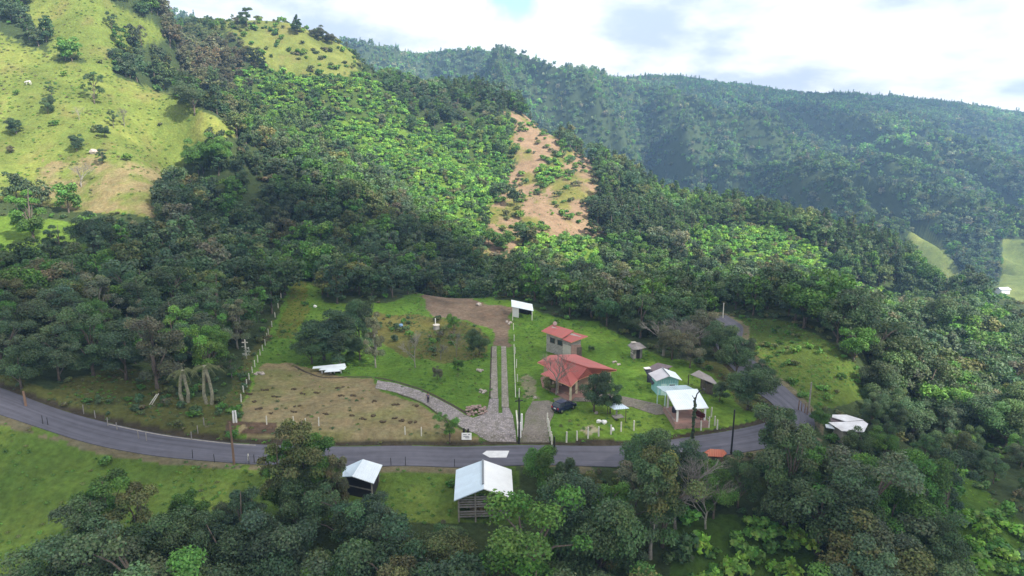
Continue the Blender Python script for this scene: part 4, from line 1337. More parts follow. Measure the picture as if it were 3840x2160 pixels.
# ------------------------------------------------------------------ posts, poles, signs
def fence_post(x, y, h, mat, label, group, lean=0.0, s=0.16, seed=0):
    z = gz((x, y))
    r = random.Random(seed)
    mb = MB()
    dx, dy = r.uniform(-.04, .04) + lean, r.uniform(-.04, .04)
    mb.tube([(x, y, z - .3), (x + dx * .5, y + dy * .5, z + h * .5), (x + dx, y + dy, z + h)], [s * .62, s * .58, s * .52], 6)
    o = mb.build('fence_post', mat, None, False, (x, y, z))
    return tag(o, label, 'post', group)

def post_row(pxs, h, mat, label, group, s=0.16):
    for k, (a_, b_) in enumerate(pxs):
        p = G(a_, b_)
        fence_post(p[0], p[1], h * random.Random(k).uniform(.88, 1.1), mat, label, group, 0, s, k)

PALEPOST = simple('pale_post', (0.62, 0.60, 0.52), 0.85, var=0.2, scale=2.0)
D5 = lambda x, y: (402.5 + x * .18749, 831.8 + y * .18749)
row = [D5(1090, 960), D5(1122, 832), D5(1165, 762), D5(1198, 660), D5(1240, 570), D5(1272, 488), D5(1312, 424), D5(1345, 332), D5(1378, 268), D5(1412, 198), D5(1436, 112), D5(1455, 50), (684, 822), (692, 798), (700, 775), (707, 752), (713, 730)]
post_row(row, 1.3, PALEPOST, 'pale post in the fence line climbing along the left side of the bare plot', 'posts left of the bare plot', .17)
for k, (a_, b_) in enumerate([D5(990, 1235), D5(1026, 1232)]):
    p = G(a_, b_)
    fence_post(p[0], p[1], 1.9, WHITEPAINT, 'white corner post of the gate at the lower left corner of the bare plot', 'white corner posts', 0, .24, k)
RR = lambda x, y: (570.2 + x * .3101, 704.4 + y * .3101)
post_row([RR(325, 1172), RR(642, 1182), RR(748, 1184), RR(1448, 1252), RR(545, 1166), RR(1580, 1262)], 1.3, PALEPOST, 'short pale post along the roadside edge of the bare plot', 'posts at the front of the bare plot', .15)
post_row([(1376.5, 1064), (1379, 1074), (1381, 1085), (1383.5, 1096), (1387, 1108), (1388, 1118)], 1.5, PALEPOST, 'white post along the right side of the gravel drive', 'posts along the gravel drive', .2)
R7 = lambda x, y: (805 + x * .3333, 1006.2 + y * .3333)
post_row([(1425, 1112), (1451.6, 1106), (1479, 1101), (1506, 1096), (1537, 1091), (1562, 1085.5), (1594, 1083)], 1.5, PALEPOST, 'pale post in the front fence between the road and the kiosk lawn', 'posts in front of the kiosk lawn', .22)
Z2D = lambda x, y: (1596.5 + x * .14817, 892.1 + y * .14817)
post_row([Z2D(990, 1312), Z2D(1125, 1280), Z2D(1258, 1240), Z2D(1400, 1265), Z2D(1358, 1200), Z2D(1300, 1060)], 1.6, PALEPOST, 'pale post in the fence before the pavilion terrace', 'posts around the pavilion terrace', .2)
post_row([(1306, 1000), (1302, 960), (1299, 925), (1296, 890), (1293.5, 858), (1291.5, 830), (1289.5, 806)], 1.5, PALEPOST, 'pale post on the boundary between stone tracks and the house lawn', 'boundary posts right of the stone tracks', .17)
post_row([(1312, 1082), (1309, 1098)], 2.4, WHITEPAINT, 'thick white gate post between cobbled ramp and gravel drive', 'gate posts', .32)
CL = lambda x, y: (x * .6627, 805 + y * .6627)
post_row([CL(318, 355), CL(362, 372), CL(410, 405), CL(445, 418), CL(527, 452), CL(557, 460), CL(728, 458), CL(752, 430), CL(775, 400)], 1.3, GREYWOOD, 'thin grey post in the grassy clearing above the left road bend', 'posts in the left clearing', .12)
post_row([(108, 1068), (121, 1070), (485, 1155), (540, 1163), (627, 1168), (640, 1166), (1020, 1172), (984, 1172), (1144, 1175)], 1.3, METALDARK, 'thin dark post along the lower edge of the road', 'dark posts below the road', .08)
post_row([(625, 1160), (762, 1169)][:1], 1.0, PALEPOST, 'single pale short post at the lower road edge by the utility pole', None, .15)
post_row([(2008, 1033), (2016, 1036), (2024, 1040), (2030, 1044), (2040, 1050)], 1.7, simple('rusty_post', (0.2, 0.13, 0.09), .9, var=.3), 'brown post beside the outside of the right road bend', 'brown posts at the road bend', .16)
# long white boundary rails along the drive
def rail(name, pa, pb, h, r_, mat, label):
    A_, B_ = G(*pa), G(*pb)
    n = 10
    mb = MB()
    pts = []
    for k in range(n + 1):
        x = A_[0] + (B_[0] - A_[0]) * k / n; y = A_[1] + (B_[1] - A_[1]) * k / n
        pts.append((x, y, gz((x, y)) + h))
    mb.tube(pts, [r_] * (n + 1), 6)
    o = mb.build(name, mat, None, False, tuple(A_))
    return tag(o, label, 'rail')
rail('white_rail', (1304, 1106), (1299, 1040), .45, .13, PALEPOST, 'long white rail edging the cobbled ramp near the road')
rail('white_rail', (1297, 1004), (1293, 870), .35, .06, PALEPOST, 'long white rail beside the stone tracks further up')

def pole(px_, by, ty, rad, mat, label, name='utility_pole', arm=None, cat='pole'):
    p = G(px_, by)
    _, b = ray(px_, ty)
    H = CAM[2] + float(b) * p[1] - p[2]
    t = thing(name, p, label, cat)
    MB().tube([(p[0], p[1], p[2] - .4), (p[0] + .02, p[1], p[2] + H / 2), (p[0], p[1], p[2] + H)], [rad * 1.15, rad, rad * .8], 8).build('shaft', mat, t)
    if arm:
        MB().box((p[0], p[1], p[2] + H * .93), (arm, .12, .12), .3).build('crossarm', mat, t)
    return t, p, H
pole(589, 1168, 1062, .15, simple('rust_brown_pole', (0.20, 0.125, 0.085), .8, var=.2), 'brown utility pole at the lower left corner of the bare plot')
pole(65, 1022, 984, .16, MATS['rust_brown_pole'], 'short brown marker pole at the far left of the road')
pole(1305.5, 1116, 1000, .13, METALDARK, 'thin dark utility pole beside the white rail of the drive', arm=1.2)
pole(1394, 1140, 1098, .12, METALDARK, 'short dark pole at the road edge in front of the kiosk lawn')
pole(1839, 1142, 1030, .13, METALDARK, 'thin dark utility pole standing by the road before the bend')
pole(2033, 1040, 962, .13, GREYWOOD, 'greenish grey pole beyond the right road bend')
pole(1818, 800, 762, .14, PALEPOST, 'pale pole standing beside the upper road patch')
t, p, H = pole(1742, 1104, 1000, .16, simple('vine_dark', (0.03, 0.035, 0.02), .95, var=.4), 'dark vine covered street lamp with curved arm in front of the white pavilion', 'street_lamp', cat='street lamp')
top = Vector((p[0], p[1], p[2] + H))
ar = [top - Vector((0, 0, .6)), top + Vector((.2, 0, .5)), top + Vector((.55, 0, 1.0)), top + Vector((1.0, 0, 1.25))]
MB().tube(ar, [.1, .09, .08, .06], 6).build('arm', METALDARK, t)
MB().blob(tuple(top + Vector((1.15, 0, 1.25))), .26, 3, 1, (1.3, .8, .6), .05).build('lamp_head', METALDARK, t)
MB().tube([top - Vector((0, 0, .4)), top + Vector((-.45, 0, .3))], [.07, .04], 5).build('bracket', METALDARK, t)
vn = MB()
for k in range(26):
    r = random.Random(k)
    vn.blob((p[0] + r.uniform(-.12, .12), p[1] + r.uniform(-.12, .12), p[2] + H * (.02 + .9 * k / 26)), r.uniform(.16, .3), k, 1, (1, 1, 1.2), .4)
vn.build('vine', simple('vine_leaf', (0.035, 0.055, 0.025), .9, var=.5), t)

# white cross by the pale shrub
p = G(620, 902)
cr = thing('white_cross', p, 'white wooden cross with pale flowering creeper left of the plot fence', 'cross')
H = CAM[2] + float(ray(622, 854)[1]) * p[1] - p[2]
MB().box((p[0], p[1], p[2] + H / 2), (.2, .16, H)).build('upright', PALEPOST, cr)
MB().box((p[0], p[1] - .1, p[2] + H - .55), (1.15, .06, .18)).build('crossbar', PALEPOST, cr)
cv = MB()
for k in range(30):
    r = random.Random(k + 50)
    cv.blob((p[0] + r.uniform(-.7, .8), p[1] + r.uniform(-.4, .4), p[2] + r.uniform(.5, H * .62)), r.uniform(.10, .22), k, 1, (1, 1, .7), .4)
cv.build('creeper', simple('pale_blossom', (0.34, 0.36, 0.31), .9, var=.4, scale=3), cr)

# leaning white poles against the tree on the left
for k, (a_, b_, lb_) in enumerate((((376, 1018), (394, 992), 'left of two white poles leaning under the trees on the left'), ((382, 1018), (399, 990), 'right of two white poles leaning under the trees on the left'))):
    p = G(*a_)
    e = AT(b_[0], b_[1], p[2] + 1.6)
    tag(MB().tube([p, tuple(e)], [.08, .07], 6).build('leaning_pole', PALEPOST, None, False, tuple(p)), lb_, 'pole')

# white sign at the road with two dark pots behind
p = G(1174, 1109)
sg = thing('road_sign', p, 'white notice board with faint grey lines standing by the cobbled ramp', 'sign')
MB().box((p[0], p[1], p[2] + .72), (1.45, .07, 1.0), 0, -.35).build('board', WHITEPAINT, sg)
mk = MB()
for k, (dx_, hh, w_) in enumerate(((-.25, .98, .5), (.35, 1.0, .3), (-.05, .74, .8), (.1, .55, .6))):
    mk.box((p[0] + dx_, p[1] - .075 - (.72 - hh) * .36, p[2] + hh), (w_, .02, .09), 0, -.35)
mk.build('lettering', simple('faded_lettering', (0.16, 0.17, 0.19), .8), sg)
for s_ in (-.55, .55):
    post('leg', p[0] + s_, p[1] + .12, p[2] - .2, p[2] + .9, .08, METALDARK, sg)
for k, (x_, y_) in enumerate(((1167, 1090), (1177.5, 1091))):
    p = G(x_, y_)
    o = MB().tube([(p[0], p[1], p[2] - .1), (p[0], p[1], p[2] + .45), (p[0] + .05, p[1], p[2] + .8)], [.2, .16, .1], 8).build('plant_pot', DARK, None, False, tuple(p))
    tag(o, ('left' if k == 0 else 'right') + ' of two small dark pots standing behind the white notice board', 'pot')

# ------------------------------------------------------------------ stones
def stone(p, r_, seed, mat, label, group, name='stone', squash=(1, .8, .6)):
    o = MB().blob((p[0], p[1], p[2] + r_ * .3), r_, seed, 2, squash, .16).build(name, mat, None, False, tuple(p))
    return tag(o, label, 'stone', group)
def stone_heap(px_, py_, wpx, hpx, n, mat, label, group, big=.32):
    r = random.Random(int(px_))
    c = G(px_, py_)
    sx = wpx * c[1] / FPX * .55; sy = hpx * c[1] / FPX * 1.2
    for k in range(n):
        a = r.uniform(0, 6.28); d = math.sqrt(r.uniform(0, 1))
        x, y = c[0] + math.cos(a) * d * sx, c[1] + math.sin(a) * d * sy
        z = gz((x, y)) + (1 - d) * min(sx, sy) * .45 * r.uniform(0.3, 1)
        stone((x, y, z), big * r.uniform(.6, 1.2), k + int(px_), mat, label, group)
stone_heap(1198, 1034, 56, 26, 85, PINKSTONE, 'pinkish stone in the big round heap beside the cobbled ramp', 'stones of the big heap', .25)
stone_heap(651, 941, 24, 10, 14, STONE, 'pale stone in the small heap at the upper left corner of the bare plot', 'stones of the plot corner heap')
stone_heap(1145, 741, 50, 9, 26, STONE, 'pale stone in the long heap behind the dirt yard', 'stones of the yard heap', .42)
stone_heap(1279, 812, 12, 20, 14, STONE, 'pale stone along the right edge of the dirt yard', 'stones right of the yard', .36)
stone_heap(1207, 935, 18, 14, 10, STONE, 'pale stone in the upper pile left of the stone tracks', 'stones left of tracks, upper pile')
stone_heap(1214, 985, 16, 12, 9, STONE, 'pale stone in the lower pile left of the stone tracks', 'stones left of tracks, lower pile')
stone_heap(1548, 913, 30, 6, 12, STONE, 'pale stone edging the small flower bed on the lawn right of the main house', 'flower bed stones', .28)
for k, (x_, y_, r_, lb_) in enumerate(((1507, 1062, .42, 'left of two round white stones on the kiosk lawn'), (1520, 1064, .45, 'right of two round white stones on the kiosk lawn'), (1541, 1082, .35, 'white stone by the front fence below the kiosk'), (1205, 768, .8, 'flat pale boulder on the far side of the dirt yard'), (235, 385, 1.3, 'grey boulder on the left pasture beside a little narrow tree'),
                                       (793, 772, .45, 'white stone beside the grassy track above the dark round trees'), (1346, 1002, .3, 'small pale stone beside the drive'), (1500, 1040, .3, 'pale stone at the foot of the dark tree before the house'))):
    p = G(x_, y_)
    stone(p, r_, k + 77, WHITEPAINT if 'white' in lb_ else STONE, lb_, None, 'boulder' if r_ > .7 else 'stone', (1.4, .8, .5) if 'flat' in lb_ else (1, 1, .8))
# dark stumps and clods on the bare plot
CLODS = [(1787, 790), (1925, 850), (2105, 835), (1540, 890), (1835, 1015), (1405, 800), (1330, 1045), (1510, 1110), (1780, 1088), (1250, 950), (1185, 850)]
clod_m = simple('clod', (0.075, 0.055, 0.03), .95, var=.4, scale=3)
cl2 = [D5(*c_) for c_ in CLODS] + [RR(1035, 940), RR(1205, 985), RR(935, 940), RR(1375, 1012), RR(1525, 1022), RR(1015, 1100), RR(1190, 1105), RR(1365, 1125), RR(1425, 1142), RR(1510, 1155), RR(1270, 1150), RR(800, 1090), RR(920, 875), RR(1100, 1130)]
for k, c_ in enumerate(cl2):
    p = G(*c_)
    r = random.Random(k)
    mb = MB()
    for j in range(5):
        mb.blob((p[0] + r.uniform(-.5, .5), p[1] + r.uniform(-.25, .25), p[2] + .05), r.uniform(.12, .32), k * 9 + j, 1, (1.3, .8, .7), .35)
    tag(mb.build('earth_clod', clod_m, None, False, tuple(p)), 'dark clod of dug earth lying on the tan bare plot', 'clod', 'dark clods on the bare plot')

# small hut with an orange red roof at the lower road edge
g15 = G(1800, 1160); Z15 = g15[2]
rh = thing('roadside_hut', g15, 'small hut with worn orange red roof at the lower road edge, half hidden by trees', 'hut')
q = lambda x, y, h: AT(x, y, Z15 + h)
o1, o2, o3, o4, o5, o6 = q(1772, 1137, 2.0), q(1786, 1129, 2.5), q(1820, 1131, 2.5), q(1829, 1140, 2.0), q(1817, 1149, 1.7), q(1780, 1147, 1.7)
ORANGE = sheet_metal('orange_red_roofing', (0.50, 0.13, 0.08), 0.3, 0.15, (0.36, 0.20, 0.13, 0.6), 0.7)
roof('roof', [[o6, o5, o3, o2], [o6, o2, o1], [o5, o4, o3]], 0.08, ORANGE, rh)
i15 = inset([o6, o5, o4, o3, o2, o1], 0.35)
wall_ring('wall', i15, Z15 - 1.0, Z15 + 1.6, WOOD, rh)
on_wall('door', i15[0], i15[1], .5, .8, -0.2, 1.45, Z15, DARK, rh, .05)

# white well cover with a pipe, and a blue drum, on the rough slope
p = G(1098, 828)
wl = thing('well_head', p, 'round pale concrete well head with a thin white pipe on the rough slope', 'well')
MB().tube([(p[0], p[1], p[2] - .2), (p[0], p[1], p[2] + .9)], [.75, .7], 14).build('ring', CONCRETE, wl)
MB().tube([(p[0], p[1], p[2] + .9), (p[0], p[1], p[2] + 1.05)], [.8, .8], 14).build('cover', PLASTER, wl)
MB().tube([(p[0] - .2, p[1], p[2] + 1.05), (p[0] - .2, p[1], p[2] + 2.5)], [.1, .1], 8).build('pipe', WHITEPAINT, wl)
p = G(1009, 828)
dr = thing('blue_drum', p, 'small blue topped dark drum among bushes on the rough slope', 'drum')
MB().tube([(p[0], p[1], p[2] - .1), (p[0], p[1], p[2] + .8)], [.45, .45], 14).build('body', DARK, dr)
MB().tube([(p[0], p[1], p[2] + .8), (p[0], p[1], p[2] + 1.15)], [.47, .42], 14).build('lid', simple('blue_lid', (0.18, 0.32, 0.5), .5), dr)

# ------------------------------------------------------------------ dead fronded palms on the left
def palm(bx, by, ty, lean, label, sd):
    r = random.Random(sd)
    p = G(bx, by)
    H = CAM[2] + float(ray(bx, ty)[1]) * p[1] - p[2]
    t = thing('palm_tree', p, label, 'palm')
    for s_ in (-1, 1):
        x = p[0] + s_ * .35
        MB().tube([(x, p[1], p[2] - .3), (x + s_ * .3, p[1], p[2] + H * .25), (x + s_ * .05, p[1], p[2] + H * .6), (p[0] + lean * .5, p[1], p[2] + H * .92)], [.34, .26, .22, .3], 8).build('trunk', simple('palm_bark%d%d' % (sd, s_ + 1), (0.23, 0.22, 0.15), .95, var=.4, scale=3, bump=.5), t)
    top = Vector((p[0] + lean * .5, p[1], p[2] + H * .9))
    for k in range(9):
        a = k / 9 * 6.28 + r.uniform(-.2, .2)
        L_ = r.uniform(1.8, 3.2)
        d = Vector((math.cos(a), math.sin(a), 0))
        sp_ = [top + d * (L_ * u_) + Vector((0, 0, L_ * (.55 * u_ - .95 * u_ * u_))) for u_ in (0, .2, .4, .6, .8, 1)]
        mb = MB().tube(sp_, [.06, .05, .05, .04, .03, .02], 4)
        for j in range(1, 6):
            for m_ in range(3):
                c_ = sp_[j - 1].lerp(sp_[j], m_ / 3)
                for s_ in (-1, 1):
                    side = Vector((-d.y, d.x, 0)) * s_
                    tip = c_ + side * .38 + Vector((0, 0, -.45)) + d * .1
                    mb.add([c_, c_ + d * .1, tip], [[0, 1, 2]])
        mb.build('frond', simple('dry_frond', (0.12, 0.14, 0.06), .9, var=.3) if 'dry_frond' not in MATS else MATS['dry_frond'], t)
    return t
palm(466, 1012, 925, .4, 'shorter of two pale trunked drooping palms left of the plot fence', 1)
palm(526, 1016, 912, -.2, 'taller of two pale trunked drooping palms, nearer the plot fence', 2)

# ------------------------------------------------------------------ the parked car
def car(p, rz, label):
    t = bpy.data.objects.new('parked_car', None)
    COL.objects.link(t)
    t['_o'] = (0.0, 0.0, 0.0)
    tag(t, label, 'car')
    W = .84
    prof = [(-1.95, .35), (-2.0, .7), (-1.93, .98), (-1.0, 1.03), (.85, 1.0), (1.75, .86), (1.98, .68), (1.98, .38), (1.65, .30), (-1.6, .30)]
    def extr(pr, w, tw=None):
        n = len(pr)
        v = [(x, -w * (1 if z < .9 or tw is None else tw), z) for x, z in pr] + [(x, w * (1 if z < .9 or tw is None else tw), z) for x, z in pr]
        F = [list(range(n)), list(range(2 * n - 1, n - 1, -1))] + [[i + n, (i + 1) % n + n, (i + 1) % n, i] for i in range(n)]
        return v, F
    def bev(o, w=.06):
        m = o.modifiers.new('round', 'BEVEL'); m.width = w; m.segments = 3; m.limit_method = 'ANGLE'
    b = MB(); b.add(*extr(prof, W)); o = b.build('body', BLUECAR, t); bev(o, .09)
    cabp = [(-1.88, 1.0), (-1.62, 1.5), (-1.3, 1.6), (.0, 1.58), (.28, 1.48), (.95, 1.0)]
    n = len(cabp)
    v = [(x, -(W - .04 - (z - 1.0) * .28), z) for x, z in cabp] + [(x, (W - .04 - (z - 1.0) * .28), z) for x, z in cabp]
    F = [list(range(n)), list(range(2 * n - 1, n - 1, -1))] + [[i + n, (i + 1) % n + n, (i + 1) % n, i] for i in range(n)]
    c = MB(); c.add(v, F); o = c.build('cabin', GLASS, t); bev(o, .05)
    rf = MB(); rf.box((-.68, 0, 1.615), (1.5, 1.22, .05)); o = rf.build('roof', BLUECAR, t); bev(o, .02)
    for s in (-1, 1):
        pl = MB()
        for (x0, z0), (x1, z1) in (((-1.88, 1.0), (-1.6, 1.53)), ((-.45, 1.0), (-.42, 1.58)), ((.95, 1.0), (.25, 1.5))):
            y0, y1 = s * (W - .02), s * (W - .03 - (z1 - 1) * .28)
            pl.tube([(x0, y0, z0), (x1, y1, z1)], [.05, .045], 5)
        pl.build('pillar', BLUECAR, t)
        MB().box((.75, s * (W + .1), 1.03), (.16, .18, .13)).build('mirror', BLUECAR, t)
        MB().box((-1.985, s * .66, .86), (.07, .26, .24)).build('tail_light', REDLIGHT, t)
        MB().box((1.93, s * .62, .74), (.12, .34, .15)).build('headlight', CHROME, t)
        for x in (-1.25, 1.25):
            wv = MB().tube([(x, s * (W - .2), .32), (x, s * (W + .02), .32)], [.33, .33], 18).build('wheel', RUBBER, t)
            MB().tube([(x, s * (W + .0), .32), (x, s * (W + .035), .32)], [.2, .18], 12).build('rim', CHROME, wv)
    MB().box((-2.0, 0, .5), (.08, 1.5, .22)).build('bumper', METALDARK, t)
    MB().box((2.0, 0, .48), (.08, 1.5, .2)).build('bumper', METALDARK, t)
    MB().box((-2.015, 0, .78), (.04, .5, .13)).build('number_plate', WHITEPAINT, t)
    t.location = p; t.rotation_euler = (0, 0, rz)
    return t
p = G(1419, 1031)
car((p[0], p[1], p[2] + .02), math.radians(40), 'dark blue hatchback parked on the grass in front of the red roofed house')

# ------------------------------------------------------------------ figures grown on a skeleton
def skin_body(name, nodes, edges, mat, parent=None, sub=2, root=0):
    """nodes: {name: (xyz, radius)}; edges: name pairs; grows one continuous surface"""
    names = list(nodes)
    me = bpy.data.meshes.new(name)
    me.from_pydata([nodes[k][0] for k in names], [(names.index(a), names.index(b)) for a, b in edges], [])
    o = bpy.data.objects.new(name, me)
    COL.objects.link(o)
    md = o.modifiers.new('skin', 'SKIN')
    md.use_smooth_shade = True
    for i, k in enumerate(names):
        rr = nodes[k][1]
        me.skin_vertices[0].data[i].radius = rr if isinstance(rr, tuple) else (rr, rr)
        me.skin_vertices[0].data[i].use_root = (i == root)
    s = o.modifiers.new('smooth', 'SUBSURF'); s.levels = sub; s.render_levels = sub
    me.materials.append(mat)
    if parent: o.parent = parent
    return o

def person(p, rz, label):
    t = bpy.data.objects.new('person', None)
    COL.objects.link(t); tag(t, label, 'person')
    skin = simple('skin', (0.30, 0.17, 0.11), .6, var=.05)
    nd = {'pelvis': ((0, 0, .95), (.15, .11)), 'waist': ((0, 0, 1.08), (.13, .10)), 'chest': ((0, .01, 1.32), (.17, .12)), 'neck': ((0, 0, 1.48), .055), 'head': ((0, -.01, 1.60), (.085, .10)), 'crown': ((0, 0, 1.70), (.07, .085))}
    ed = [('pelvis', 'waist'), ('waist', 'chest'), ('chest', 'neck'), ('neck', 'head'), ('head', 'crown')]
    for s, nm in ((-1, 'l'), (1, 'r')):
        nd.update({nm + 'sh': ((s * .19, .0, 1.42), .06), nm + 'el': ((s * .25, .05, 1.15), .043), nm + 'wr': ((s * .22, -.08, .93), .03), nm + 'pa': ((s * .215, -.11, .88), (.038, .02)),
                   nm + 'hip': ((s * .10, 0, .88), .10), nm + 'kn': ((s * .11, -.04 - s * .03, .50), .062), nm + 'an': ((s * .11, .02 + s * .05, .09), .042), nm + 'to': ((s * .12, -.14 + s * .05, .04), .04)})
        ed += [('chest', nm + 'sh'), (nm + 'sh', nm + 'el'), (nm + 'el', nm + 'wr'), (nm + 'wr', nm + 'pa'), ('pelvis', nm + 'hip'), (nm + 'hip', nm + 'kn'), (nm + 'kn', nm + 'an'), (nm + 'an', nm + 'to')]
        for f in range(4):
            L_ = (.075, .085, .08, .062)[f]
            x = s * (.215 + (f - 1.5) * .006); y = -.12 + (f - 1.5) * .019
            nd[nm + 'f%d' % f] = ((x, y, .84), .009); nd[nm + 'g%d' % f] = ((x - s * .01, y, .84 - L_ * .6), .008); nd[nm + 'h%d' % f] = ((x - s * .03, y, .84 - L_), .007)
            ed += [(nm + 'pa', nm + 'f%d' % f), (nm + 'f%d' % f, nm + 'g%d' % f), (nm + 'g%d' % f, nm + 'h%d' % f)]
        nd[nm + 't0'] = ((s * .20, -.145, .885), .011); nd[nm + 't1'] = ((s * .185, -.165, .85), .009)
        ed += [(nm + 'pa', nm + 't0'), (nm + 't0', nm + 't1')]
    skin_body('body', nd, ed, skin, t, 2)
    def wear(name, keys, extra, mat):
        n2 = {k: (nd[k][0], tuple(np.array(nd[k][1] if isinstance(nd[k][1], tuple) else (nd[k][1],) * 2) + extra)) for k in keys}
        e2 = [(a, b) for a, b in ed if a in keys and b in keys]
        return skin_body(name, n2, e2, mat, t, 2)
    wear('shirt', ['waist', 'pelvis', 'chest', 'lsh', 'lel', 'rsh', 'rel'], .022, simple('mauve_shirt', (0.16, 0.14, 0.21), .9, var=.1))
    wear('trousers', ['pelvis', 'lhip', 'rhip', 'lkn', 'rkn', 'lan', 'ran'], .022, simple('dark_trousers', (0.03, 0.03, 0.05), .9))
    wear('shoes', ['lan', 'lto'], .012, RUBBER)
    wear('shoes', ['ran', 'rto'], .012, RUBBER)
    hm = MB().blob((0, .015, 1.685), .112, 2, 2, (.92, 1.05, .85), .05)
    hm.build('hair', simple('black_hair', (0.012, 0.01, 0.01), .7), t, True)
    fc = MB()
    for s in (-1, 1):
        fc.blob((s * .033, -.10, 1.625), .012, 1, 1)
    fc.build('eyes', DARK, t)
    MB().blob((0, -.115, 1.59), .018, 5, 1, (.8, 1, 1.3), .05).build('nose', skin, t)
    MB().box((0, -.103, 1.552), (.05, .012, .01)).build('mouth', simple('lips', (0.25, 0.08, 0.07), .6), t)
    for s in (-1, 1):
        MB().blob((s * .088, .0, 1.60), .024, 8, 1, (.4, .8, 1.2), .05).build('ear', skin, t)
    t.location = p; t.rotation_euler = (0, 0, rz)
    return t
p = G(1077, 1014)
person((p[0], p[1], p[2] + .08), math.radians(25), 'person in a mauve shirt and dark trousers walking on the cobbled ramp')

def cow(p, rz, label, s_=1.0):
    t = bpy.data.objects.new('cow', None)
    COL.objects.link(t); tag(t, label, 'cow')
    wm = simple('white_hide', (0.62, 0.60, 0.55), .8, var=.08)
    nd = {'rump': ((-.85, 0, 1.18), (.24, .28)), 'loin': ((-.35, 0, 1.12), (.30, .34)), 'rib': ((.2, 0, 1.08), (.33, .38)), 'sho': ((.65, 0, 1.15), (.26, .34)), 'neck': ((1.05, 0, 1.05), (.16, .2)), 'poll': ((1.4, 0, .85), (.13, .15)), 'muz': ((1.62, 0, .55), (.09, .09)),
          'tail': ((-1.1, 0, 1.22), .04), 'tai2': ((-1.2, 0, .8), .03), 'tai3': ((-1.18, 0, .5), .05)}
    ed = [('rump', 'loin'), ('loin', 'rib'), ('rib', 'sho'), ('sho', 'neck'), ('neck', 'poll'), ('poll', 'muz'), ('rump', 'tail'), ('tail', 'tai2'), ('tai2', 'tai3')]
    for s, n in ((-1, 'l'), (1, 'r')):
        nd.update({n + 'st': ((-.78, s * .2, .82), .15), n + 'ho': ((-.95, s * .2, .5), .07), n + 'hf': ((-.86, s * .2, .05), .06), n + 'el': ((.62, s * .18, .78), .11), n + 'kn': ((.62, s * .18, .45), .065), n + 'ff': ((.64, s * .18, .05), .06),
                   n + 'ea': ((1.36, s * .24, .93), .04), n + 'hn': ((1.42, s * .15, 1.08), .02)})
        ed += [('rump', n + 'st'), (n + 'st', n + 'ho'), (n + 'ho', n + 'hf'), ('sho', n + 'el'), (n + 'el', n + 'kn'), (n + 'kn', n + 'ff'), ('poll', n + 'ea'), ('poll', n + 'hn')]
    skin_body('body', nd, ed, wm, t, 2, 1)
    t.location = p; t.rotation_euler = (0, 0, rz); t.scale = (s_, s_, s_)
    return t
p = G(72, 214)
cow(tuple(p), 2.9, 'white cow grazing alone on the bright left pasture', 1.15)

# ------------------------------------------------------------------ plants: shapes
def leaves_mesh(name, cen, nrm, size, lv, extra=None, aspect=(0.55, 1.0), mats=None, seed=0, fold=0.25):
    """many small leaf sprays: one folded four sided face each, plus optional wood (verts, faces)"""
    r = np.random.default_rng(seed)
    n = len(cen)
    nrm = nrm / np.maximum(np.linalg.norm(nrm, axis=1, keepdims=True), 1e-6)
    h = r.normal(size=(n, 3))
    t = np.cross(nrm, h); t /= np.maximum(np.linalg.norm(t, axis=1, keepdims=True), 1e-6)
    b = np.cross(nrm, t)
    s1 = (size * r.uniform(0.7, 1.25, n))[:, None]
    s2 = s1 * r.uniform(*aspect, n)[:, None]
    f = s1 * fold * r.uniform(-1, 1, (n, 1))
    q = np.stack([cen - t * s1 * 0.5 - nrm * f * 0.5, cen - b * s2 * 0.5 + nrm * f * 0.5, cen + t * s1 * 0.5 - nrm * f * 0.5, cen + b * s2 * 0.5 + nrm * f * 0.5], 1)
    V = q.reshape(-1, 3)
    F = [list(range(4 * i, 4 * i + 4)) for i in range(n)]
    LVv = np.repeat(lv, 4, axis=0)
    mi = [0] * n
    if extra:
        ev, ef = extra
        o = len(V)
        V = np.vstack([V, np.array(ev)])
        F += [[o + k for k in g] for g in ef]
        LVv = np.vstack([LVv, np.ones((len(ev), 3))])
        mi += [1] * len(ef)
    me = bpy.data.meshes.new(name)
    me.from_pydata(V.tolist(), [], F)
    a = me.attributes.new('lv', 'FLOAT_VECTOR', 'POINT')
    a.data.foreach_set('vector', LVv.astype(np.float32).ravel())
    for m in (mats or [LEAF]):
        me.materials.append(m)
    if extra and mats and len(mats) > 1:
        me.polygons.foreach_set('material_index', mi)
    me.update()
    return me

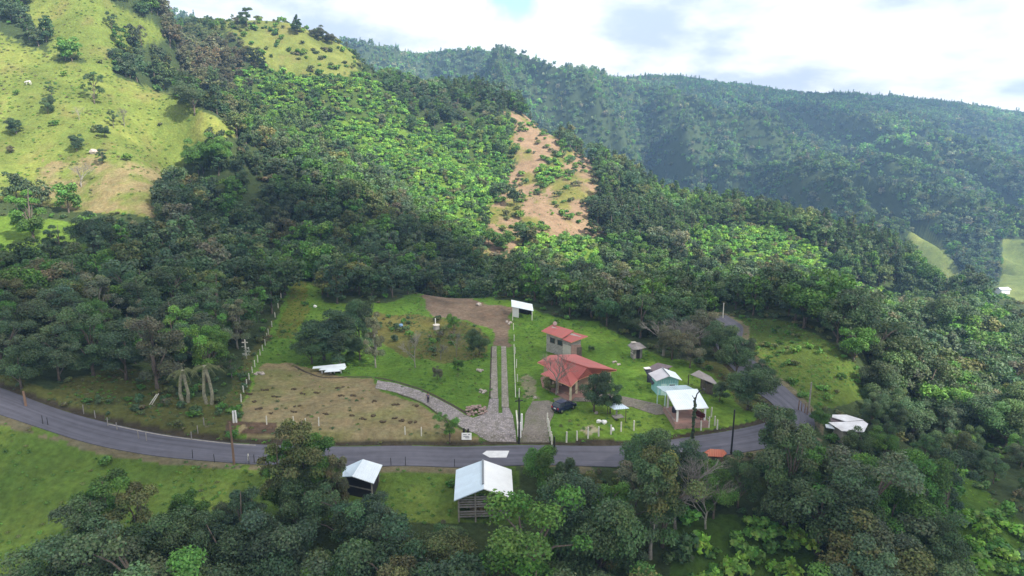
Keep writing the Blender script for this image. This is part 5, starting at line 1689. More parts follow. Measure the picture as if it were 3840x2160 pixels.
def lobes_for(kind, H, R, r):
    """centres and radii of the leaf masses of a crown"""
    out = []
    if kind == 'round':
        for k in range(26):
            a = r.uniform(0, 2 * math.pi); e = r.uniform(-0.95, 1.0)
            d = r.uniform(0.35, 0.86)
            z = H * (0.52 + 0.43 * e * d)
            out.append((math.cos(a) * R * d * math.sqrt(max(0.15, 1 - 0.8 * e * e * d)), math.sin(a) * R * d * math.sqrt(max(0.15, 1 - 0.8 * e * e * d)), z, R * r.uniform(0.17, 0.36)))
    elif kind == 'tall':
        for k in range(22):
            f = r.uniform(0.22, 0.97)
            w = R * (0.35 + 0.75 * math.sin(math.pi * min(1, (1.02 - f) * 0.85 + 0.12)))
            a = r.uniform(0, 2 * math.pi); d = w * r.uniform(0.2, 0.8)
            out.append((math.cos(a) * d, math.sin(a) * d, H * f, R * r.uniform(0.2, 0.38) * (1.15 - 0.4 * f)))
    elif kind == 'sparse':
        for k in range(18):
            a = r.uniform(0, 2 * math.pi); d = R * r.uniform(0.2, 0.95)
            out.append((math.cos(a) * d, math.sin(a) * d, H * r.uniform(0.35, 0.97), R * r.uniform(0.13, 0.27)))
    elif kind == 'pine':
        for k in range(26):
            f = (k + r.uniform(0, 1)) / 26
            z = H * (0.25 + 0.73 * f)
            w = R * (1.02 - f) ** 0.75 * r.uniform(0.45, 0.8)
            a = r.uniform(0, 2 * math.pi)
            out.append((math.cos(a) * w, math.sin(a) * w, z, R * (0.42 - 0.27 * f)))
    elif kind == 'bush':
        for k in range(9):
            a = r.uniform(0, 2 * math.pi); d = R * r.uniform(0.1, 0.7)
            out.append((math.cos(a) * d, math.sin(a) * d, H * r.uniform(0.25, 0.7), R * r.uniform(0.25, 0.48)))
    return np.array(out)

def crown_points(kind, H, R, n, seed):
    r = np.random.default_rng(seed)
    Lb = lobes_for(kind, H, R, r)
    w = Lb[:, 3] ** 2; w /= w.sum()
    k = r.choice(len(Lb), n, p=w)
    d = r.normal(size=(n, 3)); d /= np.linalg.norm(d, axis=1, keepdims=True)
    d[:, 2] = np.where(d[:, 2] < -0.35, -d[:, 2], d[:, 2])
    rad = Lb[k, 3] * r.uniform(0.55, 1.18, n) ** 0.7
    sq = np.array([1, 1, 0.8]) if kind != 'pine' else np.array([1, 1, 0.55])
    c = Lb[k, :3] + d * rad[:, None] * sq
    c += r.normal(size=c.shape) * (0.03 * R)
    c[:, 2] = np.clip(c[:, 2], 0.03 * H, H * 1.02)
    nr = d * 0.9 + r.normal(size=d.shape) * 0.55 + np.array([0, 0, 0.35])
    lb = r.uniform(0.72, 1.3, (len(Lb), 1)) * np.array([[1, 1, 1]]) * (1 + r.normal(size=(len(Lb), 3)) * np.array([[0.07, 0.04, 0.07]]))
    lv = lb[k] * r.uniform(0.65, 1.4, (n, 1)) * (1 + r.normal(size=(n, 3)) * np.array([[0.10, 0.04, 0.08]]))
    return c, nr, np.clip(lv, 0.2, 2.4), Lb

def wood(kind, H, R, Lb, seed, thick=1.0, limbs=7):
    r = random.Random(seed)
    mb = MB()
    lean = Vector((r.uniform(-.06, .06), r.uniform(-.06, .06), 0)) * H
    top = 0.62 if kind in ('round', 'sparse') else 0.95
    base_r = H * 0.022 * thick
    ts = [0, 0.12, 0.3, 0.5, 0.75, 1.0]
    pts = [Vector((lean.x * t * t + r.uniform(-.01, .01) * H * (t > 0), lean.y * t * t + r.uniform(-.01, .01) * H * (t > 0), H * top * t - (0.4 if t == 0 else 0))) for t in ts]
    mb.tube(pts, [base_r * (1.35 if t == 0 else 1 - 0.8 * t) for t in ts], 7)
    order = list(range(len(Lb)))
    r.shuffle(order)
    for i in order[:limbs]:
        c = Vector(Lb[i][:3])
        f = min(0.92, max(0.25, (c.z / (H * top)) - 0.35))
        k = f * (len(pts) - 1); a = int(k)
        p0 = pts[a].lerp(pts[min(a + 1, len(pts) - 1)], k - a)
        m = p0.lerp(c, 0.55) + Vector((0, 0, 0.04 * H)) + Vector((r.uniform(-1, 1), r.uniform(-1, 1), 0)) * 0.03 * H
        mb.tube([p0, m, c], [base_r * 0.5, base_r * 0.32, base_r * 0.1], 5, False)
    return mb

def bare_mesh(name, H, R, seed, mat, fine=4):
    """leafless or lichen grey tree: forked twigs all the way out"""
    r = random.Random(seed)
    mb = MB()
    def grow(p, d, l, rad, lev):
        q = p + d * l * 0.5 + Vector((r.uniform(-1, 1), r.uniform(-1, 1), r.uniform(-.3, .5))) * l * 0.08
        e = p + d * l
        mb.tube([p, q, e], [rad, rad * 0.8, rad * 0.6], 5 if lev < 2 else 3, False)
        if lev >= fine + 1:
            return
        for _ in range(r.randint(3, 4)):
            nd = (d + Vector((r.uniform(-1, 1), r.uniform(-1, 1), r.uniform(-0.35, 0.8))) * 0.8).normalized()
            st = p.lerp(e, r.uniform(0.5, 1.0))
            grow(st, nd, l * r.uniform(0.55, 0.8), rad * 0.55, lev + 1)
    grow(Vector((0, 0, -0.3)), Vector((r.uniform(-.1, .1), r.uniform(-.1, .1), 1)).normalized(), H * 0.30, H * 0.014, 0)
    v = np.array(mb.v)
    sx = R / max(np.percentile(np.abs(v[:, :2]), 99), .1); sz = H / v[:, 2].max()
    mb.v = [(a * sx, b * sx, c * sz) for a, b, c in mb.v]
    me = bpy.data.meshes.new(name)
    me.from_pydata(mb.v, [], mb.f)
    me.materials.append(mat)
    me.update()
    return me

# near models (height 10 m at scale 1): (crown mesh, trunk mesh)
NEAR = {}
def near_model(key, kind, H, R, n, leaf, seed, thick=1.0, limbs=8, bark=None, aspect=(0.5, 1.0)):
    c, nr, lv, Lb = crown_points(kind, H, R, n, seed)
    cm = leaves_mesh(key + '_crown', c, nr, leaf, lv, seed=seed, aspect=aspect)
    wb = wood(kind, H, R, Lb, seed, thick, limbs)
    tm = bpy.data.meshes.new(key + '_trunk')
    tm.from_pydata(wb.v, [], wb.f); tm.materials.append(bark or BARK); tm.shade_smooth(); tm.update()
    NEAR.setdefault(key, []).append((cm, tm))
for s in range(4):
    near_model('round', 'round', 10, 4.3, 15000, 0.25, 100 + s)
    near_model('roundmid', 'round', 10, 4.6, 5500, 0.42, 140 + s)
for s in range(3):
    near_model('tall', 'tall', 10, 3.0, 12000, 0.23, 200 + s, 0.9, 14, PALEBARK if s == 1 else BARK)
    near_model('sparse', 'sparse', 10, 4.2, 6000, 0.25, 300 + s, 1.0, 11)
for s in range(2):
    near_model('pine', 'pine', 10, 2.4, 2400, 0.6, 400 + s, 0.9, 8, aspect=(0.25, 0.5))
for s in range(3):
    c, nr, lv, Lb = crown_points('bush', 2.0, 1.4, 700, 500 + s)
    NEAR.setdefault('bush', []).append((leaves_mesh('bush_leaves', c, nr, 0.3, lv, seed=s), None))
BAREM = [bare_mesh('bare_branches', 8, 4.0, 600 + s, simple('lichen_bark%d' % s, (0.20 + .03 * s, 0.185 + .03 * s, 0.165 + .02 * s), 0.95, var=0.3, scale=2.0), 4) for s in range(3)]

# far models, one mesh each, only for the massed woods
STORE = {}
def far_set(key, models):
    """models: list of meshes; kept in a collection of their own as shapes for a massed wood"""
    c = bpy.data.collections.new(key)
    for i, me in enumerate(models):
        o = bpy.data.objects.new('%s_%02d' % (key, i), me)
        c.objects.link(o)
    STORE[key] = c
def lod(kind, H, R, n, leaf, seed, aspect=(0.55, 1.0), limbs=4):
    c, nr, lv, Lb = crown_points(kind, H, R, n, seed)
    wb = wood(kind, H, R, Lb, seed, 1.0, limbs)
    return leaves_mesh('foliage', c, nr, leaf, lv, (wb.v, wb.f), mats=[LEAF, BARK], seed=seed, aspect=aspect)
far_set('wood_mid', [lod('round', 10, 4.4, 1900, 0.64, 700 + s) for s in range(4)] + [lod('tall', 10, 3.2, 1700, 0.58, 710 + s) for s in range(2)]
        + [lod('pine', 12, 2.6, 1500, 0.62, 720 + s, (0.3, 0.6)) for s in range(2)])
far_set('wood_far', [lod('round', 10, 4.6, 330, 1.5, 750 + s) for s in range(4)] + [lod('pine', 13, 2.6, 200, 1.6, 760 + s, (0.35, 0.7)) for s in range(3)])
def bush_lod(n, leaf, seed):
    c, nr, lv, Lb = crown_points('bush', 2.0, 1.4, n, seed)
    return leaves_mesh('shrub', c, nr, leaf, lv, seed=seed)
far_set('scrub', [bush_lod(170, 0.55, 800 + s) for s in range(4)])
def tuft_mesh(seed):
    r = np.random.default_rng(seed)
    n = 26
    a = r.uniform(0, 6.28, n); d = r.uniform(0, 0.35, n)
    c = np.column_stack([np.cos(a) * d, np.sin(a) * d, r.uniform(0.05, 0.22, n)])
    nr = np.column_stack([np.cos(a) * 0.6, np.sin(a) * 0.6, r.uniform(0.3, 1.0, n)])
    return leaves_mesh('tuft', c, nr, 0.32, np.repeat(r.uniform(0.7, 1.4, (n, 1)), 3, 1), mats=[GRASSM], seed=seed, aspect=(0.25, 0.5))
far_set('tufts', [tuft_mesh(850 + s) for s in range(3)])

_GN = {}
def scatter_group(key):
    if key in _GN:
        return _GN[key]
    g = bpy.data.node_groups.new('plant_' + key, 'GeometryNodeTree')
    g.interface.new_socket('Geometry', in_out='INPUT', socket_type='NodeSocketGeometry')
    g.interface.new_socket('Geometry', in_out='OUTPUT', socket_type='NodeSocketGeometry')
    gi = g.nodes.new('NodeGroupInput'); go = g.nodes.new('NodeGroupOutput')
    ci = g.nodes.new('GeometryNodeCollectionInfo')
    ci.inputs['Collection'].default_value = STORE[key]
    ci.inputs['Separate Children'].default_value = True
    ci.inputs['Reset Children'].default_value = True
    ip = g.nodes.new('GeometryNodeInstanceOnPoints')
    ip.inputs['Pick Instance'].default_value = True
    def attr(nm, ty):
        n = g.nodes.new('GeometryNodeInputNamedAttribute'); n.data_type = ty
        n.inputs['Name'].default_value = nm
        return n
    a1 = attr('pid', 'INT'); a2 = attr('rot', 'FLOAT_VECTOR'); a3 = attr('scl', 'FLOAT_VECTOR')
    L(g, gi, 0, ip, 'Points'); L(g, ci, 0, ip, 'Instance')
    L(g, a1, 'Attribute', ip, 'Instance Index')
    L(g, a2, 'Attribute', ip, 'Rotation'); L(g, a3, 'Attribute', ip, 'Scale')
    L(g, ip, 0, go, 0)
    _GN[key] = g
    return g

def scatter(name, key, pos, scl, pid, tint, label, seed=0, tilt=0.05):
    n = len(pos)
    if n == 0:
        return None
    r = np.random.default_rng(seed)
    me = bpy.data.meshes.new(name)
    me.vertices.add(n)
    me.vertices.foreach_set('co', np.asarray(pos, np.float32).ravel())
    rot = np.column_stack([r.uniform(-tilt, tilt, n), r.uniform(-tilt, tilt, n), r.uniform(0, 6.28, n)])
    for nm, ty, dat, fld in (('rot', 'FLOAT_VECTOR', rot, 'vector'), ('scl', 'FLOAT_VECTOR', scl, 'vector'), ('tint', 'FLOAT_VECTOR', tint, 'vector'), ('pid', 'INT', pid, 'value')):
        a = me.attributes.new(nm, ty, 'POINT')
        a.data.foreach_set(fld, np.asarray(dat, np.int32 if ty == 'INT' else np.float32).ravel())
    o = bpy.data.objects.new(name, me)
    md = o.modifiers.new('planting', 'NODES')
    md.node_group = scatter_group(key)
    COL.objects.link(o)
    print('scatter', name, n)
    return tag(o, label, None, None, 'stuff')

# ------------------------------------------------------------------ plants: where they grow
def grid(y0, y1, sp, u=0.86, jit=0.48, seed=1):
    r = np.random.default_rng(seed)
    ys = np.arange(y0, y1, sp)
    xs = np.arange(-u * y1, u * y1, sp)
    X, Y = np.meshgrid(xs, ys)
    X = (X + r.uniform(-jit, jit, X.shape) * sp).ravel(); Y = (Y + r.uniform(-jit, jit, Y.shape) * sp).ravel()
    m = np.abs(X / np.maximum(Y, 1)) < u
    return X[m], Y[m]

def framed(px, py, m=200):
    return (px > -m) & (px < 2576 + m) & (py > -m) & (py < 1449 + 2 * m)

DARKG = np.array([0.074, 0.126, 0.052]); BLUEG = np.array([0.086, 0.132, 0.066]); OLIVE = np.array([0.120, 0.140, 0.048])
FRESH = np.array([0.092, 0.195, 0.036]); GREYG = np.array([0.145, 0.155, 0.092]); LIME = np.array([0.165, 0.290, 0.042]); BROWNG = np.array([0.135, 0.128, 0.068])
DEEP = np.array([0.054, 0.098, 0.048])

# sight windows that stay open: (polygon, depth of what is seen there)
OPEN = [([(2070, 1022), (2200, 1030), (2205, 1090), (2075, 1090)], 97), (Z_RSLOPE, 130), ([(1930, 965), (2040, 1010), (2050, 1052), (1985, 1065), (1930, 1000)], 108),
        ([(1795, 795), (1870, 795), (1868, 835), (1800, 835)], 150), ([(2495, 712), (2560, 712), (2560, 760), (2495, 760)], 555),
        (Z_FARP[1], 640), (Z_FARP[0], 640), ([(1280, 745), (1350, 745), (1350, 800), (1280, 800)], 168), ([(1570, 850), (1625, 850), (1625, 905), (1570, 905)], 140),
        ([(1730, 925), (1812, 925), (1812, 975), (1730, 975)], 118), (Z_PAST, 200), (Z_YARD, 165), (Z_LAWN, 104), (Z_SLIDE, 285), ([(440, 880), (590, 870), (590, 1020), (440, 1020)], 107), ([(600, 848), (650, 848), (650, 905), (600, 905)], 120), ([(140, 985), (330, 965), (560, 1005), (590, 1080), (300, 1085)], 100), ([(1700, 1335), (1850, 1305), (2040, 1375), (2040, 1449), (1700, 1449)], 73), (Z_BRSLOPE, 80)]
def blocked(x, y, g, H, R):
    b = False
    for dx, dz in ((0, 0.5), (0, 0.8), (-0.8, 0.6), (0.8, 0.6), (0, 0.98)):
        a, c = project(np.array([x + dx * R]), np.array([y]), np.array([g + dz * H]))
        for poly, Yo in OPEN:
            if y < Yo - 3 and in_poly(a, c, poly)[0]:
                return True
    return False

CANOPY = [(-300, 1360), (0, 1350), (60, 1335), (150, 1290), (200, 1215), (240, 1190), (330, 1215), (420, 1245), (520, 1255), (600, 1240), (640, 1130), (700, 1120), (850, 1150), (900, 1222), (960, 1262), (1060, 1300),
          (1140, 1272), (1210, 1268), (1270, 1290), (1300, 1270), (1312, 1150), (1340, 1115), (1400, 1135), (1425, 1190), (1560, 1185), (1600, 1140), (1640, 1065), (1700, 1075), (1750, 1125), (1800, 1160), (1880, 1140), (1900, 1050),
          (1960, 1040), (2000, 1085), (2080, 1115), (2250, 1110), (2576, 1100), (3000, 1100)]
def canopy_line(px):
    xs, ys = zip(*CANOPY)
    return np.interp(px, xs, ys)

def plant(kind, x, y, g, H, tint, label, group, name=None, cat='tree', model=None, wide=1.0, rot=None, seed=None):
    """one tree or bush as a thing of its own"""
    r = random.Random(int(x * 97 + y * 131))
    rz = r.uniform(0, 6.28) if rot is None else rot
    if kind == 'bare':
        me = BAREM[r.randrange(3) if model is None else model]
        t = thing(name or 'bare_tree', (x, y, g), label, cat, group)
        o = bpy.data.objects.new('branches', me)
        COL.objects.link(o); o.parent = t
        t.scale = (H / 8 * wide, H / 8 * wide, H / 8)
    elif kind == 'bush':
        me = NEAR['bush'][r.randrange(3) if model is None else model][0]
        t = bpy.data.objects.new(name or 'bush', me)
        COL.objects.link(t)
        t.location = (x, y, g - 0.05)
        tag(t, label, cat if cat != 'tree' else 'bush', group)
        t['tint'] = [float(q) for q in tint]
        t.scale = (H / 2 * wide, H / 2 * wide, H / 2)
    else:
        ms = NEAR[kind]
        cm, tm = ms[r.randrange(len(ms)) if model is None else model]
        t = thing(name or ('pine_tree' if kind == 'pine' else 'broadleaf_tree'), (x, y, g), label, cat, group)
        a = bpy.data.objects.new('crown', cm); b = bpy.data.objects.new('trunk', tm)
        for q in (a, b):
            COL.objects.link(q); q.parent = t
        a['tint'] = [float(q) for q in tint]
        t.scale = (H / 10 * wide, H / 10 * wide, H / 10)
    t.rotation_euler = (0, 0, rz)
    return t

def plant_px(kind, bx, by, ty, tint, label, group=None, wide=1.0, **kw):
    p = G(bx, by)
    _, b = ray(bx, ty)
    H = max(0.5, CAM[2] + b * p[1] - p[2])
    return plant(kind, p[0], p[1], p[2], H, tint, label, group, wide=wide, **kw)

# --- trees and bushes one can point at
EXPL = [
    # open pasture on the left
    ('sparse', 238, 261, 184, DARKG, 'gnarled dark tree with open crown, tallest of those standing alone in the left pasture', 0.9),
    ('round', 122, 287, 234, DARKG, 'small dense round tree in the pasture just below the white cow', 0.9),
    ('sparse', 131, 245, 204, DARKG, 'small thin tree in the pasture directly above a denser round one', 0.9),
    ('round', 41, 337, 292, DEEP, 'dark low tree near the left edge of the bright pasture', 1.2),
    ('round', 193, 381, 332, DEEP, 'dark compact tree low in the pasture, above the dry grass', 1.0),
    ('round', 265, 347, 312, DEEP, 'small dark tree in mid pasture, lower of a touching pair', 1.1),
    ('sparse', 286, 322, 277, DARKG, 'small dark tree in mid pasture, upper of a touching pair', 0.8),
    ('tall', 258, 413, 373, DEEP, 'little narrow dark tree beside a grey boulder on the pasture', 1.1),
    ('round', 490, 288, 196, BLUEG, 'grey green tree with visible trunk at the fenced lower edge of the bright pasture', 1.1),
    ('sparse', 283, 82, 28, DARKG, 'spindly tree high on the brownish upper pasture', 0.8),
    ('sparse', 357, 116, 64, GREYG, 'greyish tree at the upper right edge of the pasture, casting a small shadow', 0.9),
    ('round', 26, 386, 364, BROWNG, 'tiny brownish tree near the left edge, below the bright pasture trees', 1.2),
    ('round', 555, 420, 330, FRESH, 'fresh green tree at the tip of the bright pasture', 1.1),
    ('round', 500, 440, 345, FRESH, 'leafy green tree where the pasture meets the dark wood', 1.0),
    ('tall', 85, 610, 468, FRESH, 'tall light green tree below the dry grass at far left', 1.1),
    ('tall', 155, 650, 560, DEEP, 'dark narrow tree left of the dense wood below the dry grass', 1.2),
    ('round', 240, 640, 530, DEEP, 'dark broad tree hanging over the lower edge of the dry grass', 1.1),
    # the plots
    ('round', 815, 905, 765, DEEP, 'large dark round tree standing on the grass behind the white sheets', 1.25),
    ('round', 785, 915, 828, DARKG, 'low leafy bush tree at the left foot of the large dark round tree', 1.3),
    ('round', 855, 915, 815, DEEP, 'low leafy bush tree at the right foot of the large dark round tree', 1.3),
    ('round', 905, 905, 830, DARKG, 'low dark bush tree under the dark broad tree on the grass', 1.2),
    ('round', 905, 880, 735, DEEP, 'dark broad tree in the grass right of the large round one', 0.8),
    ('tall', 945, 925, 790, GREYG, 'slender greyish tree on the grass above the cobbled ramp', 0.7),
    ('round', 1205, 895, 825, DARKG, 'dense bushy tree left of the two stone wheel tracks', 1.1),
    ('round', 1142, 830, 785, FRESH, 'small round light tree below the brown dirt yard', 1.0),
    ('round', 1152, 932, 900, FRESH, 'low bushy shrub tree in the middle of the sloping green lawn', 1.1),
    ('sparse', 1132, 1113, 1036, FRESH, 'loose young tree beside the white sign at the roadside', 1.05),
    ('round', 1100, 955, 920, GREYG, 'pale blossoming shrub on the lawn above the cobbled ramp', 1.0),
    ('round', 1495, 1035, 925, DEEP, 'dark tree in front of the red roofed house', 0.9),
    ('tall', 1535, 1040, 950, DARKG, 'slender leafy tree between the red roofed house and the small white roofed kiosk', 1.0),
    ('round', 1690, 905, 808, GREYG * .9, 'grey leafed tree between the two spreading leafless ones', 1.0),
    ('round', 1735, 925, 835, GREYG * .85, 'grey leafed tree behind the weathered grey shed', 1.0),
    ('round', 1384, 987, 948, OLIVE, 'yellowish shrub at the left front corner of the red roofed house', 1.2),
    ('round', 1487, 885, 868, DARKG, 'small dark shrub beside the back red roofed house', 1.2),
    ('round', 1400, 815, 800, FRESH, 'light green shrub on the lawn behind the back red roofed house', 1.0),
    ('tall', 1610, 850, 742, DARKG, 'dark rounded tree behind the small grey hut', 1.2),
    ('round', 1760, 870, 770, GREYG, 'grey leaved tree behind the turquoise cabin', 1.1),
    ('round', 1810, 905, 800, DARKG, 'broad dark tree behind the weathered grey shed roof', 1.1),
    ('round', 1850, 960, 850, DARKG, 'tall dark tree right of the weathered grey shed roof', 1.0),
    ('round', 1810, 1010, 960, DARKG, 'bushy tree on the grass between the white pavilion and the road bend', 1.2),
    ('round', 1880, 1030, 905, DARKG, 'big dark tree on the inside of the road bend', 1.2),
    ('tall', 750, 1440, 1052, OLIVE * 0.95, 'tall loose olive tree crossing the road on the left of the small white shed', 0.82),
    ('tall', 690, 1440, 1100, FRESH * 0.8, 'green side tree leaning against the tall loose olive tree', 0.75),
    ('tall', 830, 1445, 1120, BROWNG, 'brownish thin crowned tree between the tall olive tree and the small white shed', 0.6),
    ('round', 1968, 1092, 1012, DARKG, 'bushy tree hiding the middle of the road bend, nearest to the two pale roofs', 1.1),
    ('round', 1915, 985, 905, DEEP, 'dark tree on the inside of the bend where the road turns uphill', 1.0),
    ('round', 1862, 915, 838, BLUEG, 'bluish green tree between the weathered shed and the upper road patch', 1.2),
    ('round', 1815, 872, 806, DEEP, 'dark low tree just below the upper road patch', 1.1),
    ('tall', 1935, 1225, 1018, DARKG, 'tall dark tree with a pale trunk in front of the road bend', 1.05),
    ('round', 1365, 1230, 1110, FRESH * 0.85, 'leafy roadside tree to the right of the big white barn', 0.9),
    ('round', 2165, 1105, 1068, DARKG, 'dark tree hanging over the right end of the white roofs', 1.1),
    ('round', 2060, 1075, 1022, FRESH * 0.8, 'small round green tree left of the jumbled white roofs', 1.0),
    ('round', 2400, 870, 735, DARKG, 'dark rounded tree on the slope below the sunny clearing at right', 1.2),
    ('round', 1645, -82.5, 1066, DARKG, 'large dark tree below the road, crown reaching up to the pavilion fence', 1.0),
    ('round', 1712, -82, 1092, DEEP, 'deep green tree squeezed between the large dark one and the orange red hut roof', 0.9),
    ('tall', 1590, -82, 1150, DARKG, 'tree below the road just left of the large dark one', 1.1),
    ('round', 1480, -79, 1192, OLIVE, 'olive round tree at the lower road edge beyond the leafy roadside tree', 1.0),
    ('round', 1805, -78, 1160, FRESH * .85, 'fresh green bushy tree right below the orange red hut roof', 0.9),
    ('round', 1420, -81, 1150, DARKG, 'dark tree touching the leafy roadside tree right of the big barn', 0.9),
    ('round', 1868, -80, 1135, DARKG, 'dark round tree left of the tall one with the pale trunk', 0.8),
    ('round', 2010, -86, 1075, DARKG, 'dark tree in front of the road bend, right of the tall pale trunked one', 1.0),
    ('tall', 255, -69, 1192, FRESH * .75, 'tall loose tree rising from the pasture corner at lower left', 1.0),
    ('tall', 330, -68, 1225, OLIVE, 'olive tree beside the tall loose one at lower left', 1.0),
    ('round', 520, -70, 1262, BLUEG, 'bluish round tree below the pasture, left of the tall olive tree', 1.0),
    ('round', 55, 975, 848, DARKG, 'broad dark tree close above the road at the far left edge', 1.0),
    ('round', 150, 960, 822, BLUEG, 'bluish tree at the wood edge above the left road bend', 1.05),
    ('tall', 235, 945, 790, DARKG, 'tall tree at the wood edge above the thin grey posts', 1.2),
    ('round', 318, 955, 800, DEEP, 'deep green tree overhanging the grassy clearing on the left', 1.05),
    ('tall', 398, 985, 790, GREYG * .7, 'tall greyish tree with a bare trunk beside the two leaning white poles', 1.1),
    ('tall', 712, -78, 1088, OLIVE * .9, 'second tall olive tree, just left of the tallest one crossing the road', 1.05),
    ('tall', 792, -77, 1092, FRESH * .75, 'green tree filling the gap between the tall olive tree and the brownish one', 1.0),
    ('round', 752, -74, 1175, DARKG, 'dark tree at the foot of the tall olive tree', 1.0),
    ('tall', 205, -66, 1262, DARKG, 'dark narrow tree at the left end of the belt below the pasture', 1.2),
    ('round', 120, -63, 1318, DARKG, 'dark round tree low in the bottom left corner', 1.2),
    ('round', 405, -67, 1248, DARKG, 'dark round tree below the pasture, right of the olive one at lower left', 1.0),
    ('tall', 462, -70, 1238, FRESH * .7, 'green narrow tree below the pasture, left of the bluish round one', 1.1),
    ('round', 590, -73, 1236, BLUEG, 'bluish tree at the pasture edge, left of the tall olive trees', 1.0),
    ('pine', 748, 86, 36, DEEP, 'lone dark conifer standing on the skyline above the yellow meadow', 1.4),
    ('round', 800, 102, 62, GREYG * .7, 'dark round tree on the skyline right of the lone conifer', 1.4),
    ('round', 835, 112, 80, GREYG * .7, 'smaller round tree on the skyline, second to the right of the lone conifer', 1.3),
    ('tall', 622, 74, 16, DARKG, 'tall dark tree rising above the skyline woods at top left', 1.3),
]
XY_EXPL = []
for kind, bx, by, ty, tint, label, wide in EXPL:
    if by < 0 or by > 1400:
        a_, b_ = ray(bx, ty)                       # base out of sight: fix the depth instead
        Yd = 76.0 if by > 1400 else -float(by)
        g_ = float(hgt(np.array([a_ * Yd]), np.array([Yd]))[0])
        t = plant(kind, float(a_ * Yd), Yd, g_, CAM[2] + float(b_) * Yd - g_, tint, label, None, wide=wide)
    else:
        t = plant_px(kind, bx, by, ty, tint, label, None, wide)
    XY_EXPL.append((t.location.x, t.location.y))
BARE = [(205, 470, 402, 'grey leafless tree standing in the dry grass at the foot of the left pasture', 1.0), (200, 302, 266, 'faint grey leafless tree in mid pasture', 1.0), (312, 318, 268, 'thin bare sapling right of the touching pair of pasture trees', .8),
        (1045, 925, 835, 'grey leafless tree on the rough slope left of the stone tracks', .9), (1148, 895, 830, 'bare grey tree beside the bushy one left of the stone tracks', .7), (1108, 905, 860, 'small bare tree between two taller leafless ones on the rough slope', .9),
        (1398, 993, 870, 'leafless tree standing against the red roof of the main house', .8), (1668, 895, 790, 'spreading grey leafless tree behind the turquoise cabin', 1.5), (1730, 905, 810, 'grey twiggy tree right of the spreading leafless one', 1.4),
        (1775, 1330, 1215, 'pale twisted leafless tree among the dark canopy below the road', 1.3), (1700, 1330, 1150, 'bare twigged tree behind the pale twisted one below the road', 1.0)]
for bx, by, ty, label, wide in BARE:
    t = plant_px('bare', bx, by, ty, DARKG, label, None, wide)
    XY_EXPL.append((t.location.x, t.location.y))
XY_EXPL = np.array(XY_EXPL)
def far_from(xs, ys, pts, d):
    m = np.ones(len(xs), bool)
    for p in pts:
        m &= np.hypot(xs - p[0], ys - p[1]) > d
    return m

def tints(n, table, seed):
    r = np.random.default_rng(seed)
    cols = np.array([c for c, w in table]); w = np.array([w for c, w in table], float); w /= w.sum()
    k = r.choice(len(cols), n, p=w)
    return cols[k] * r.uniform(0.8, 1.25, (n, 1)) * (1 + r.normal(size=(n, 3)) * np.array([[0.06, 0.03, 0.07]])), k

# --- near woods: the nearest trees one by one, the rest massed
NX, NY = grid(94, 238, 5.6, seed=11)
NH = hgt(NX, NY)
Zn, npx, npy, nrd = zone(NX, NY, NH)
ok = (Zn == FOREST) & framed(npx, npy, 150) & (np.abs(nrd) > 6.5) & far_from(NX, NY, XY_EXPL[XY_EXPL[:, 1] < 240], 3.6)
for cx_, cy_ in ((2130, 1075), (2010, 1105), (1318, 780), (1772, 950), (1600, 880)):
    gp = G(cx_, cy_)
    ok &= np.hypot(NX - gp[0], NY - gp[1]) > 6.0
NX, NY, NH, npx, npy = NX[ok], NY[ok], NH[ok], npx[ok], npy[ok]
# low belt on the right of the road is scrubby
cand = []
for i in range(len(NX)):
    r = random.Random(i)
    H = r.uniform(7.0, 12.5)
    if npx[i] > 2040 and NY[i] < 112: H = r.uniform(3.5, 6.0)
    if npx[i] < 330 and NY[i] > 150: H = r.uniform(6, 10)
    if 1300 < npx[i] < 1900: H = r.uniform(7, 11)
    while H > 2.5 and blocked(NX[i], NY[i], NH[i], H, 0.4 * H):
        H *= 0.8
    if H <= 3.2: continue
    cand.append((NX[i], NY[i], NH[i], H, npx[i], i))
# --- belt below the road
FX, FY = grid(42, 85, 4.3, u=0.83, seed=12)
FHt = hgt(FX, FY)
Zf, fpx, fpy, frd = zone(FX, FY, FHt)
okf = ~np.isin(Zf, [NEARP, BRSLOPE, BUSHSL]) & (np.abs(frd) > 5.0) & far_from(FX, FY, XY_EXPL[XY_EXPL[:, 1] < 100], 3.0)
fore = []
for i in np.nonzero(okf)[0]:
    r = random.Random(int(i) + 5000)
    _, b = ray(fpx[i], canopy_line(fpx[i]) + r.uniform(0, 45))
    hmax = CAM[2] + b * FY[i] - FHt[i]
    H = min(r.uniform(8, 15), hmax)
    if H < 3.0: continue
    # tops that stay below the frame show nothing
    _, tp = project(FX[i], FY[i], FHt[i] + H)
    if tp > 1460 or fpx[i] < -120 or fpx[i] > 2700: continue
    if blocked(FX[i], FY[i], FHt[i], H, 0.3 * H): continue
    # keep both white roofed barns open to view
    mx_, my_ = project(FX[i], FY[i], FHt[i] + H * 0.7)
    _, ty_ = project(FX[i], FY[i], FHt[i] + H)
    wpx = 0.42 * H / FY[i] * FPX * 1.05
    if 1130 - wpx < mx_ < 1310 + wpx and ty_ < 1285: continue
    if 862 - wpx < mx_ < 962 + wpx and ty_ < 1212: continue
    fore.append((FX[i], FY[i], FHt[i], H, fpx[i], int(i)))
print('near candidates', len(cand), 'foreground', len(fore))
cand.sort(key=lambda q: q[1])
N_IND = 300 - len([1 for q in EXPL]) - 4
nfore = len(fore)
near_ind = cand[:max(0, N_IND - nfore)]
near_rest = cand[max(0, N_IND - nfore):]

